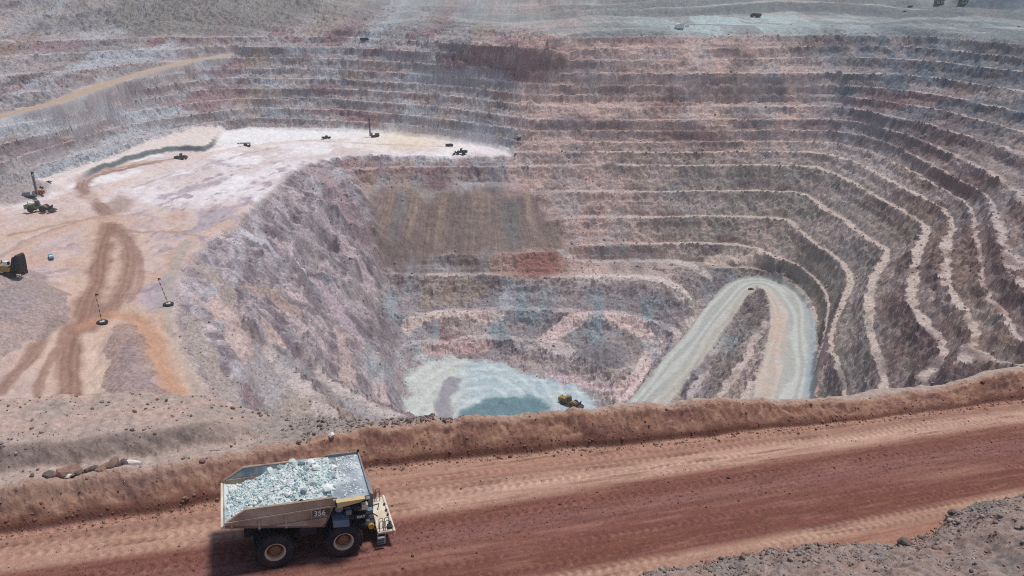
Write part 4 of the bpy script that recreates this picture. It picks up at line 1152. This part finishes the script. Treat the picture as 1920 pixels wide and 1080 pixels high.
# the load: a heap of broken ore and single chunks lying on it
def heap_z(x, y):
    """surface of the load in truck coordinates"""
    base = np.interp(x, [-4.0, -3.2, -2, 0, 2, 3.6, 4.6, 5.4, 5.9], [5.15, 5.55, 6.05, 6.85, 7.2, 7.15, 6.95, 6.6, 6.2])
    cr = -.5 + .22 * x
    side = np.where(y < cr, .085 * (cr - y) ** 2, .13 * (y - cr) ** 1.7 if np.ndim(y) == 0 else .13 * np.abs(np.maximum(y - cr, 0)) ** 1.7)
    z = base - side * np.interp(x, [-4, 0, 4], [.6, 1, .8])
    return z + .22 * fbm(np.asarray(x) * .9 + 3, np.asarray(y) * .9, 3, 401) + .10 * noise2(np.asarray(x) * 3.1, np.asarray(y) * 3.1, 402)
hx = np.linspace(-3.95, 5.9, 100); hy = np.linspace(-BW + .2, BW - .2, 66)
HXg, HYg = np.meshgrid(hx, hy); HZ = heap_z(HXg, HYg)
fzb = np.where(HXg < 4.1, 5.0 - (HXg + 4.05) * .1695, np.minimum(3.64 + (HXg - 4.1) * 2.8, 6.15)) + .03
HZ = np.maximum(HZ, fzb)
Wm = np.array(truck.matrix_world)
wpt = np.stack([HXg.ravel(), HYg.ravel(), HZ.ravel(), np.ones(HXg.size)], 0); wpt = (Wm @ wpt)[:3]
iv = np.arange(HXg.size).reshape(HXg.shape)
Q = np.stack([iv[:-1, :-1], iv[:-1, 1:], iv[1:, 1:], iv[1:, :-1]], -1).reshape(-1, 4)
hc = np.empty((HXg.size, 3), np.float32); hc[:] = lin(180, 200, 202)
heap = put('ore_heap', 'heap of crushed pale teal ore filling the truck bed', wpt[0].astype(np.float32), wpt[1].astype(np.float32), wpt[2].astype(np.float32), hc, Q, P_ORE, 'stuff')
def on_heap(n, lo, hi, r_, power=1.0):
    out = []; 
    while len(out) < n:
        x_ = r_.uniform(-3.7, 5.7); y_ = r_.uniform(-BW + .35, BW - .4)
        z_ = float(heap_z(x_, y_)); fl0 = 5.0 - (x_ + 4.05) * .1695
        if z_ < fl0 + .05: z_ = fl0
        out.append((x_, y_, z_))
    return out
rh = random.Random(9)
pl_ = on_heap(3200, 0, 0, rh)
pw = [tuple(tp((x_, y_, z_ + .01))) for x_, y_, z_ in pl_]
sz_ = [min(.03 + rh.expovariate(1 / .035), .17) for _ in pl_]
scatter('ore_gravel', 'small broken ore covering the heap in the truck bed', pw, sz_, [P_ORE, P_ORE2, P_ORE4, P_ORE3, P_ORE, P_ORE2], 41, squash=.8)
oreme = [rock_mesh('ore_chunk', 60 + i, m_, 2 if i < 3 else 1, .85) for i, m_ in enumerate((P_ORE, P_ORE2, P_ORE3, P_ORE, P_ORE2, P_ORE4, P_ORE))]
big_spots = [(-.02, 1.9, .62), (.9, 2.0, .42), (2.0, 2.1, .5), (2.7, 1.5, .45), (3.5, 1.4, .55), (3.9, .4, .42), (5.1, -.2, .5), (4.9, 1.9, .5), (3.4, -1.6, .5), (4.6, -2.2, .62), (2.6, -2.3, .38),
             (5.5, .9, .5), (1.2, -2.4, .34), (-.8, -2.7, .3), (3.0, .3, .36), (5.6, 2.4, .2), (6.2, 2.6, .18), (7.4, 2.6, .16), (7.6, -2.9, .2)]
word = {P_ORE.name: 'pale mint', P_ORE2.name: 'white', P_ORE3.name: 'teal', P_ORE4.name: 'blue grey'}
big_say = ['largest ore boulder, at the far rail where the bare steel wall begins', 'ore boulder at the far rail just ahead of the largest one', 'ore boulder on the heap by the middle of the far rail',
           'ore boulder on the crest of the heap toward the canopy', 'big ore boulder on the crest beside the canopy, far half', 'ore boulder on the heap top close to the middle of the canopy edge',
           'ore boulder resting against the middle of the canopy edge', 'ore boulder by the canopy edge nearest the far rail', 'big ore boulder near the near rail below the heap crest', 'big ore boulder by the near rail next to the canopy',
           'ore boulder at the near rail above the fleet number', 'ore boulder lying on the canopy edge in the far half', 'ore boulder at the near rail behind the middle of the bed', 'ore boulder at the near rail over the rear wheel',
           'ore boulder in the open gravel of the heap top', 'ore lump on the canopy nearest the load, far side', 'ore lump on the middle of the canopy, far side', 'ore lump on the far front corner of the canopy', 'ore lump on the near front corner of the canopy']
for (x_, y_, r_), say in zip(big_spots, big_say):
    z_ = float(heap_z(x_, y_)) if x_ < 5.8 else 6.28
    if x_ > 4.6: z_ = max(z_, 6.3)
    me_ = rh.choice(oreme)
    o = bpy.data.objects.new('ore_boulder', me_); COL.objects.link(o)
    o.location = tp((x_, y_, z_ + r_ * .3)); o.scale = (r_,) * 3; o.rotation_euler = (rh.uniform(-.5, .5), rh.uniform(-.5, .5), rh.uniform(0, 6))
    tag(o, word[me_.materials[0].name] + ' ' + say, 'ore boulder', 'ore boulders on the truck load')
extra = [(6.0 + 1.9 * rh.random() ** 1.6, rh.uniform(-3.1, 3.1), 6.3) for _ in range(700)]
scatter('canopy_crumbs', 'crumbs of pale ore spilled over the grey canopy of the truck', [tuple(tp(q_)) for q_ in extra if rh.random() < .5 or q_[1] > 1.5], [.03 + rh.expovariate(1 / .03) for _ in extra], [P_ORE, P_ORE2], 42, squash=.7)
for k in range(110):
    (x_, y_, z_), = on_heap(1, 0, 0, rh); r_ = rh.uniform(.11, .24)
    if x_ < 1.5 and rh.random() < .5: r_ *= .7
    me_ = rh.choice(oreme)
    o = bpy.data.objects.new('ore_lump', me_); COL.objects.link(o)
    o.location = tp((x_, y_, z_ + r_ * .3)); o.scale = (r_,) * 3; o.rotation_euler = (rh.uniform(-.5, .5), rh.uniform(-.5, .5), rh.uniform(0, 6))
    tag(o, 'small %s lump of ore among the gravel of the truck load' % word[me_.materials[0].name], 'ore lump', 'small ore lumps on the truck load')
# ------------------------------------------------------------------ placing things on the pit terrain
def hit(px, py):
    """where the line of sight meets the built terrain"""
    r_ = ray(px, py); t = 120.0
    while t < 4000:
        p_ = r_ * t
        if 101 < p_[1] < 6500 and ground_z(p_[0], p_[1]) > p_[2]:
            lo, hi = t - 1.0, t
            for _ in range(12):
                m_ = (lo + hi) / 2; q_ = r_ * m_
                if ground_z(q_[0], q_[1]) > q_[2]: hi = m_
                else: lo = m_
            q_ = r_ * hi
            return Vector((q_[0], q_[1], ground_z(q_[0], q_[1]))), FPX / hi
        t += 1.0
    q_ = r_ * 900; return Vector((q_[0], q_[1], ground_z(q_[0], q_[1]))), FPX / 900

V_BLACK = plain_mat('machine_black', lin(42, 42, 46), .6, vary=.35, scale=1)
V_DKGR = plain_mat('machine_darkgreen', lin(74, 80, 70), .6, vary=.35, scale=1)
V_YEL = plain_mat('machine_yellow', lin(170, 136, 64), .6, vary=.3, scale=1, dust=(lin(120, 104, 84), .5))
V_OLIVE = plain_mat('machine_olive', lin(132, 128, 96), .6, vary=.3, scale=1)
V_GREY = plain_mat('machine_grey', lin(128, 130, 132), .6, vary=.3, scale=1)
V_TEAL = plain_mat('pickup_teal', lin(52, 128, 156), .4, vary=.15, scale=1)
V_ORG = plain_mat('machine_orange', lin(160, 86, 50), .6, vary=.3, scale=1)
V_WHITE = plain_mat('machine_white', lin(226, 226, 222), .6, vary=.1, scale=1)

def wheel_part(x, y, r_, w_, parent, mat=None):
    return MB().lathe([(0, -w_ / 2), (r_ * .8, -w_ / 2), (r_, -w_ * .3), (r_, w_ * .3), (r_ * .8, w_ / 2), (0, w_ / 2)], (x, y, r_), 16).build('wheel', mat or V_BLACK, parent, True)
def loader(name, label, loc, rz, L, body=V_YEL, lift=0.0, group=None):
    """articulated wheel loader of length L heading +x"""
    t = empty(name, loc, rz); k = L / 16.0; tag(t, label, 'wheel loader', group)
    for x_ in (-3.4, 3.0):
        for y_ in (-2.4, 2.4): wheel_part(x_ * k, y_ * k, 1.75 * k, 1.3 * k, t)
    MB().prism([(-7.2 * k, 1.7 * k), (-7.2 * k, 3.9 * k), (-5.2 * k, 4.4 * k), (-1.2 * k, 4.2 * k), (-.8 * k, 1.7 * k)], -1.6 * k, 1.6 * k).build('engine_hood', body, t)
    MB().prism([(-.9 * k, 1.5 * k), (-.9 * k, 3.0 * k), (3.6 * k, 3.4 * k), (4.4 * k, 1.6 * k)], -1.2 * k, 1.2 * k).build('front_frame', body, t)
    cb = MB().prism([(-1.2 * k, 3.9 * k), (-1.2 * k, 6.0 * k), (.6 * k, 6.0 * k), (1.0 * k, 3.2 * k), (-.6 * k, 3.0 * k)], -1.0 * k, 1.0 * k).build('cab', V_DKGR, t)
    MB().prism([(.64 * k, 5.7 * k), (.70 * k, 5.7 * k), (1.05 * k, 3.6 * k), (.99 * k, 3.6 * k)], -.85 * k, .85 * k).build('windscreen', P_GLASS, cb)
    MB().box((-1.1 * k, 0, 6.1 * k), (2.4 * k, 2.3 * k, .2 * k)).build('cab_roof', body, cb)
    zl = lift * 5.5 * k
    for y_ in (-.8, .8):
        MB().prism([(1.6 * k, 3.0 * k), (2.4 * k, 3.6 * k), (6.3 * k, 1.5 * k + zl), (6.0 * k, .9 * k + zl)], (y_ - .25) * k, (y_ + .25) * k).build('lift_arm', body, t)
    bk = MB().prism([(5.9 * k, .3 * k + zl), (5.7 * k, 2.4 * k + zl), (6.5 * k, 3.1 * k + zl), (6.6 * k, 2.9 * k + zl), (6.2 * k, 1.2 * k + zl), (8.6 * k, .35 * k + zl), (8.7 * k, .15 * k + zl)], -2.9 * k, 2.9 * k).build('bucket', V_BLACK, t)
    MB().tube([(-5.6 * k, .6 * k, 4.2 * k), (-5.6 * k, .6 * k, 5.4 * k)], .18 * k, 8).build('exhaust', V_BLACK, t)
    return t
def drill(name, label, loc, rz, H, up=True, body=V_DKGR, group=None):
    t = empty(name, loc, rz); k = H / 20.0; tag(t, label, 'drill rig', group)
    for y_ in (-2.0, 2.0):
        MB().prism([(-4.6 * k, .5 * k), (-4.0 * k, 1.3 * k), (4.0 * k, 1.3 * k), (4.6 * k, .5 * k), (4.0 * k, 0), (-4.0 * k, 0)], (y_ - .6) * k, (y_ + .6) * k).build('track', V_BLACK, t)
    MB().box((0, 0, 1.8 * k), (11 * k, 3.6 * k, .8 * k)).build('deck', body, t)
    MB().box((-2.6 * k, 0, 3.3 * k), (5.2 * k, 3.3 * k, 2.4 * k), bevel=.1 * k).build('engine_house', body, t)
    cb = MB().prism([(2.6 * k, 2.2 * k), (2.6 * k, 5.0 * k), (4.6 * k, 5.0 * k), (5.0 * k, 2.2 * k)], -1.9 * k, -.1 * k).build('cab', V_GREY, t)
    MB().prism([(4.9 * k, 3.2 * k), (4.96 * k, 3.2 * k), (4.72 * k, 4.7 * k), (4.66 * k, 4.7 * k)], -1.7 * k, -.3 * k).build('windscreen', P_GLASS, cb)
    m_ = MB()
    def P(a, b_, c_):   # along mast a, sideways b_, depth c_
        return (5.4 * k + c_ * k, b_ * k, 1.2 * k + a * k) if up else (5.2 * k - a * k, b_ * k, 5.6 * k + c_ * k)
    Hm = 19.0
    for b_ in (-.65, .65):
        for c_ in (-.65, .65): m_.tube([P(0, b_, c_), P(Hm, b_, c_)], .2 * k, 6)
    n = 9
    for i in range(n):
        a0_, a1_ = Hm * i / n, Hm * (i + 1) / n
        for c_ in (-.65, .65): m_.tube([P(a0_, -.65, c_), P(a1_, .65, c_)], .12 * k, 5)
        for b_ in (-.65, .65): m_.tube([P(a0_, b_, -.65), P(a1_, b_, .65)], .12 * k, 5)
    m_.build('mast', V_BLACK if body is V_DKGR else V_GREY, t)
    MB().box(P(Hm, 0, 0), (1.7 * k, 1.7 * k, 1.2 * k)).build('mast_head', V_BLACK, t)
    MB().tube([P(1, 0, 0), P(16, 0, 0)], .22 * k, 8).build('drill_pipe', V_BLACK, t)
    return t
def pickup(name, label, loc, rz, L, body, cat='pickup', group=None):
    t = empty(name, loc, rz); k = L / 5.4; tag(t, label, cat, group)
    for x_ in (-1.6, 1.7):
        for y_ in (-.85, .85): wheel_part(x_ * k, y_ * k, .42 * k, .3 * k, t)
    MB().prism([(-2.7 * k, .55 * k), (-2.7 * k, 1.15 * k), (-.5 * k, 1.15 * k), (-.5 * k, .75 * k), (-.4 * k, .55 * k)], -.95 * k, .95 * k).build('bed', body, t)
    MB().prism([(-.5 * k, .5 * k), (-.5 * k, 1.2 * k), (1.2 * k, 1.2 * k), (2.55 * k, 1.1 * k), (2.7 * k, .9 * k), (2.7 * k, .5 * k)], -.95 * k, .95 * k).build('hood', body, t)
    cb = MB().prism([(-.6 * k, 1.18 * k), (-.45 * k, 1.85 * k), (.75 * k, 1.85 * k), (1.35 * k, 1.2 * k)], -.85 * k, .85 * k).build('cab', body, t)
    MB().prism([(.82 * k, 1.8 * k), (.86 * k, 1.82 * k), (1.42 * k, 1.24 * k), (1.36 * k, 1.22 * k)], -.78 * k, .78 * k).build('windscreen', plain_mat('pale_glass', lin(210, 222, 226), .15, vary=.05, spec=.7), cb)
    for y_ in (-.87, .87):
        MB().prism([(-.4 * k, 1.25 * k), (-.3 * k, 1.75 * k), (.65 * k, 1.75 * k), (1.1 * k, 1.25 * k)], (y_ - .02) * k, (y_ + .02) * k).build('side_window', P_GLASS, cb)
    return t
def digger(name, label, loc, rz, L, body=V_YEL, raised=True, group=None, cat='excavator'):
    """crawler shovel of length L heading +x, bucket raised or low"""
    t = empty(name, loc, rz); k = L / 16.0; tag(t, label, cat, group)
    for y_ in (-2.6, 2.6):
        MB().prism([(-4.8 * k, .8 * k), (-4.2 * k, 1.9 * k), (4.2 * k, 1.9 * k), (4.8 * k, .8 * k), (4.2 * k, 0), (-4.2 * k, 0)], (y_ - .7) * k, (y_ + .7) * k).build('track', V_BLACK, t)
    MB().box((-.6 * k, 0, 2.2 * k), (4 * k, 3.6 * k, .7 * k)).build('turntable', V_BLACK, t)
    hs = MB().box((-2.6 * k, 0, 4.0 * k), (8.0 * k, 5.6 * k, 3.0 * k), bevel=.15 * k).build('house', body, t)
    MB().box((-5.4 * k, 0, 5.7 * k), (2.0 * k, 4.6 * k, .5 * k)).build('exhaust_deck', V_GREY, hs)
    for y_ in (-1.2, 1.2): MB().tube([(-4.6 * k, y_ * k, 5.4 * k), (-4.6 * k, y_ * k, 7.2 * k)], .22 * k, 8).build('exhaust', V_BLACK, hs)
    cb = MB().box((.6 * k, -1.8 * k, 6.6 * k), (2.2 * k, 1.9 * k, 2.4 * k), bevel=.1 * k).build('cab', V_WHITE, t)
    MB().box((1.72 * k, -1.8 * k, 6.8 * k), (.06 * k, 1.6 * k, 1.5 * k)).build('windscreen', P_GLASS, cb)
    if raised:
        for y_ in (-.9, .9):
            MB().prism([(1.0 * k, 3.0 * k), (1.6 * k, 4.4 * k), (3.6 * k, 9.6 * k), (4.6 * k, 9.4 * k), (2.6 * k, 3.0 * k)], (y_ - .35) * k, (y_ + .35) * k).build('boom', V_BLACK, t)
            MB().tube([(1.2 * k, y_ * k, 3.4 * k), (4.9 * k, y_ * k, 8.0 * k)], .25 * k, 8).build('cylinder', V_BLACK, t)
        MB().prism([(3.8 * k, 9.5 * k), (4.6 * k, 9.9 * k), (6.0 * k, 4.0 * k), (5.2 * k, 3.6 * k)], -.8 * k, .8 * k).build('stick', V_BLACK, t)
        bk = MB().prism([(5.6 * k, 2.2 * k), (5.2 * k, 6.0 * k), (5.8 * k, 10.4 * k), (6.8 * k, 11.2 * k), (7.8 * k, 10.6 * k), (7.9 * k, 7.0 * k), (7.5 * k, 2.4 * k)], -2.3 * k, 2.3 * k).build('bucket', V_BLACK, t)
        for i in range(5): MB().box((7.5 * k, (-1.9 + .95 * i) * k, 1.6 * k), (.5 * k, .35 * k, 1.6 * k)).build('tooth', V_BLACK, bk)
    else:
        for y_ in (-.5, .5):
            MB().prism([(.8 * k, 3.2 * k), (1.4 * k, 4.6 * k), (4.6 * k, 7.4 * k), (7.2 * k, 6.2 * k), (6.8 * k, 5.6 * k), (4.6 * k, 6.2 * k), (2.0 * k, 3.2 * k)], (y_ - .3) * k, (y_ + .3) * k).build('boom', body, t)
        MB().prism([(6.6 * k, 6.6 * k), (7.4 * k, 6.4 * k), (8.2 * k, 2.2 * k), (7.4 * k, 2.0 * k)], -.4 * k, .4 * k).build('stick', body, t)
        MB().prism([(7.2 * k, 2.3 * k), (8.6 * k, 2.4 * k), (9.2 * k, .8 * k), (7.6 * k, .2 * k), (6.8 * k, 1.0 * k)], -1.1 * k, 1.1 * k).build('bucket', V_BLACK, t)
    return t
def small_truck(name, label, loc, rz, L, body, cat='truck', group=None):
    t = empty(name, loc, rz); k = L / 9.0; tag(t, label, cat, group)
    for x_ in (-2.8, -1.5, 2.8):
        for y_ in (-1.2, 1.2): wheel_part(x_ * k, y_ * k, .7 * k, .5 * k, t)
    MB().prism([(-4.6 * k, 1.4 * k), (-4.8 * k, 3.2 * k), (1.6 * k, 3.6 * k), (1.3 * k, 1.3 * k)], -1.6 * k, 1.6 * k).build('bed', body, t)
    cb = MB().prism([(1.7 * k, .8 * k), (1.7 * k, 3.4 * k), (3.2 * k, 3.4 * k), (4.3 * k, 2.2 * k), (4.3 * k, .8 * k)], -1.4 * k, 1.4 * k).build('cab', body, t)
    MB().prism([(3.3 * k, 3.3 * k), (3.36 * k, 3.34 * k), (4.3 * k, 2.32 * k), (4.22 * k, 2.28 * k)], -1.2 * k, 1.2 * k).build('windscreen', P_GLASS, cb)
    MB().box((-.5 * k, 0, 1.0 * k), (8.6 * k, 1.2 * k, .5 * k)).build('frame', V_BLACK, t)
    return t
R = math.radians
def here(px, py): return hit(px, py)
p_, k = here(20, 519); digger('mining_shovel', 'yellow and black mining shovel with raised bucket at the left edge of the plateau', p_ + Vector((-1.0, 2.0, 0.0)), R(-8), 13.5, V_YEL, True)
p_, k = here(96, 484); pickup('pickup_truck', 'teal blue pickup on the plateau right of the mining shovel', p_, R(-55), 5.6, V_TEAL)
p_, k = here(74, 396); loader('wheel_loader', 'olive yellow wheel loader with dark bucket parked on the left of the plateau', p_, R(5), 53 / k, V_OLIVE)
p_, k = here(57, 370); drill('drill_rig', 'grey drill rig with thin upright mast under the left wall', p_, R(10), 15.0, True, V_GREY)
p_, k = here(75, 364); small_truck('service_truck', 'dark orange service truck beside the grey drill rig', p_, R(-5), 19 / k, V_ORG)
p_, k = here(77, 352); pickup('pickup_truck', 'small dark pickup just behind the orange service truck', p_, R(5), 9.5 / k, V_BLACK)
p_, k = here(92, 342); pickup('pickup_truck', 'small dark pickup farther up the pale ledge by the left wall', p_, R(10), 9.5 / k, V_BLACK)
p_, k = here(340, 299); loader('wheel_loader', 'dark wheel loader working against the teal face of the low cut', p_, R(160), 30 / k, V_DKGR)
p_, k = here(464, 275); drill('drill_rig', 'dark drill rig with its mast laid flat on the white plateau', p_, R(8), 24 / k * 1.0, False, V_BLACK)
p_, k = here(612, 260); pickup('pickup_truck', 'dark pickup alone on the white far part of the plateau', p_, R(4), 17 / k, V_BLACK)
p_, k = here(703, 257); drill('drill_rig', 'dark drill rig with tall upright mast on the white far plateau', p_, R(184), 32 / k, True, V_DKGR)
p_, k = here(843, 275); small_truck('service_truck', 'small dark machine at the foot of the bench behind the far loader', p_, R(20), 14 / k, V_BLACK)
p_, k = here(864, 289); loader('wheel_loader', 'dark green wheel loader at the far right end of the plateau', p_, R(175), 28 / k, V_DKGR)
p_, k = here(966, 290); pickup('pickup_truck', 'tiny dark vehicle at the narrow corner where plateau meets back wall', p_, R(90), 8 / k, V_BLACK)
p_, k = here(972, 261); digger('excavator', 'small grey excavator on the bench above the plateau corner', p_, R(200), 13 / k, V_GREY, False)
p_, k = here(684, 77); small_truck('dump_truck', 'dark dump truck on an upper bench of the back wall', p_, R(0), 16 / k, V_BLACK, 'dump truck')
p_, k = here(1068, 760); loader('wheel_loader', 'dull yellow wheel loader on the mint green pit floor', p_, R(-35), 50 / k, plain_mat('machine_brown', lin(150, 122, 60), .6, vary=.3), .15)
p_, k = here(1408, 543); pickup('pickup_truck', 'dark vehicle at the inside of the hairpin bend', p_, R(0), 10 / k, V_BLACK)
p_, k = here(1416, 33); small_truck('dump_truck', 'dark dump truck on the far right rim of the pit', p_, R(180), 20 / k, V_BLACK, 'dump truck')
p_, k = here(1706, 14); small_truck('service_truck', 'small dark truck on the reddish track of the far right plain', p_, R(180), 9 / k, V_BLACK)
p_, k = here(1696, 22); pickup('pickup_truck', 'tiny dark vehicle on the far right rim below the reddish track', p_, R(180), 7 / k, V_BLACK)

# white sheds on the far rim, plant building and dark shed at the top right
def shed(name, label, cat, loc, rz, w_, d_, h_, wall, roof, rows_=0, cols_=0):
    t = empty(name, loc, rz); tag(t, label, cat)
    MB().box((0, 0, h_ / 2), (w_, d_, h_)).build('wall', wall, t)
    MB().prism([(-w_ * .54, h_), (0, h_ * 1.22), (w_ * .54, h_), (w_ * .54, h_ * .97), (-w_ * .54, h_ * .97)], -d_ * .53, d_ * .53).build('roof', roof, t)
    for i in range(cols_):
        for j in range(rows_):
            f_ = MB().box((-w_ / 2 + w_ * (i + .5) / cols_, -d_ / 2 - .03, h_ * (j + .55) / rows_), (w_ / cols_ * .55, .12, h_ / rows_ * .5)).build('window', V_WHITE, t)
            MB().box((-w_ / 2 + w_ * (i + .5) / cols_, -d_ / 2 - .1, h_ * (j + .55) / rows_), (w_ / cols_ * .4, .1, h_ / rows_ * .36)).build('pane', P_GLASS, f_)
    return t
p_, k = here(1274, 53); shed('white_shed', 'bright white shed on the far rim, the larger of the two', 'shed', p_, R(5), 15 / k, 9 / k, 7 / k, V_WHITE, V_WHITE)
p_, k = here(1288, 50); shed('white_shed', 'small white shed on the far rim right of the larger one', 'shed', p_, R(5), 6 / k, 5 / k, 3.5 / k, V_WHITE, V_WHITE)
M_DKW = plain_mat('dark_cladding', lin(44, 48, 58), .6, vary=.2, scale=.3)
p_, k = here(1805, 9); shed('plant_building', 'dark building with pale windows at the top right beyond the rim', 'building', p_, 0, 13 / k, 10 / k, 12 / k, M_DKW, M_DKW, 2, 2)
p_, k = here(1760, 9); shed('dark_shed', 'dark blue shed at the top right, left of the windowed building', 'shed', p_, 0, 15 / k, 9 / k, 8 / k, M_DKW, plain_mat('blue_roof', lin(80, 96, 112), .5), 1, 2)

# striped marker poles standing in old tyres by the ramp fork
P_RED = plain_mat('pole_dark', lin(84, 52, 52), .6, vary=.2, scale=3); P_POLE = plain_mat('pole_pale', lin(206, 190, 182), .6, vary=.1, scale=3)
def marker(label, px, py, H, lean):
    p_, k = hit(px, py)
    t = empty('marker_pole', p_, 0); tag(t, label, 'marker pole', 'striped marker poles set in tyres')
    tl = tuple((a * 1.0) for a in lean)
    MB().lathe([(.9, 0), (1.9, 0), (2.1, .3), (2.0, .75), (1.4, .9), (.9, .8)], (0, 0, 0), 24, 'Z').build('tyre_base', V_BLACK, t, True)
    MB().lathe([(0, .5), (1.3, .55), (.9, .86), (0, .9)], (0, 0, 0), 20, 'Z').build('earth_fill', P_POLE, t, True)
    n = 11
    for i in range(n):
        a0_ = Vector((tl[0] * H * i / n, tl[1] * H * i / n, .6 + H * i / n)); a1_ = Vector((tl[0] * H * (i + 1) / n, tl[1] * H * (i + 1) / n, .6 + H * (i + 1) / n))
        MB().tube([a0_, a1_], .17, 8).build('pole_section', P_RED if i % 2 == 0 else P_POLE, t)
    MB().box(Vector((tl[0] * H + .5, tl[1] * H, .3 + H)), (1.1, .06, .6)).build('flag', P_RED, t)
marker('striped marker pole at the tip of the dark mound between the ramps', 192, 606, 11.5, (-.03, 0))
marker('leaning striped marker pole beside the edge of the rough slope', 316, 572, 11.0, (-.22, 0))

# boulders on the berm crest at the left, and one pale rock farther right
BM = [rock_mesh('boulder', 90 + i, m_, 2, .8) for i, m_ in enumerate((M_STONE_D, M_STONE_B, M_STONE_D, M_STONE_B, M_STONE_W))]
def boulder(px, py, r_, mi, label, v=None, group=None):
    vv_ = v if v else 11.6
    r0 = ray(px, py); a_ = -r0[0] * HY + r0[1] * HX; b_ = OX * HY - OY * HX
    t_ = (vv_ - b_) / a_; q_ = r0 * t_
    s1, v1_ = sv(q_[0], q_[1])
    o = bpy.data.objects.new('boulder', BM[mi]); COL.objects.link(o)
    o.location = (q_[0], q_[1], fg_z(s1, v1_) + r_ * .5); o.scale = (r_ * 1.25, r_, r_ * .95)
    rb = random.Random(px); o.rotation_euler = (rb.uniform(-.3, .3), rb.uniform(-.3, .3), rb.uniform(0, 6.2))
    tag(o, label, 'boulder', group)
    return o
boulder(92, 888, .62, 0, 'dark boulder at the left end of the row of boulders on the berm')
boulder(106, 888, .42, 1, 'small brown boulder touching the leftmost dark boulder')
boulder(131, 881, .95, 1, 'widest brown boulder in the row, with a white rock in front of it')
boulder(126, 885, .42, 4, 'white rock lying in front of the widest brown boulder', 11.0)
boulder(144, 883, .4, 0, 'dark rock at the right foot of the widest brown boulder', 11.1)
boulder(164, 882, .42, 0, 'dark boulder at the left end of the longer cluster on the berm')
boulder(174, 880, .55, 0, 'long dark boulder in the longer cluster, second from its left end')
boulder(189, 877, .5, 1, 'brown boulder in the middle of the longer cluster')
boulder(198, 871, .46, 1, 'upright brown boulder rising above the middle of the cluster', 12)
boulder(212, 870, .62, 1, 'largest brown boulder of the longer cluster', 12)
boulder(224, 868, .5, 0, 'dark boulder right of the largest one in the cluster', 12)
boulder(234, 866, .55, 0, 'dark brown boulder leaning against the oblong white rock', 12)
o = boulder(249, 869, .62, 4, 'oblong white rock at the right end of the boulder cluster', 11.8); o.scale = (.95, .5, .5); o.rotation_euler = (0, .1, .1)
boulder(60, 893, .3, 0, 'single small dark rock on the berm crest left of the boulder row', 11.5)
boulder(621, 806, .45, 4, 'single white rock on the berm crest behind the truck', 12.6)
boulder(1693, 1032, .8, 0, 'dark boulder at the edge of the bank beside the road', -15.0)
boulder(1782, 978, .6, 0, 'dark boulder jutting at the bend of the stony bank', -12.9)
# ------------------------------------------------------------------ thin haze over the whole pit
hz = bpy.data.materials.new('haze_air'); hz.use_nodes = True
hn = hz.node_tree.nodes; hn.clear()
ho = hn.new('ShaderNodeOutputMaterial'); hv = hn.new('ShaderNodeVolumePrincipled')
hv.inputs['Color'].default_value = (.93, .95, .97, 1); hv.inputs['Density'].default_value = .00012; hv.inputs['Anisotropy'].default_value = .2
hz.node_tree.links.new(hv.outputs[0], ho.inputs['Volume'])
top_z = 3.0 + max(0.0, float(_zt.max()))
hb_ = MB().box((0, 3600, (top_z - 300) / 2), (17000, 8200, top_z + 300))
haze = hb_.build('haze', hz); haze['kind'] = 'stuff'; haze['label'] = 'thin pale haze over the pit'
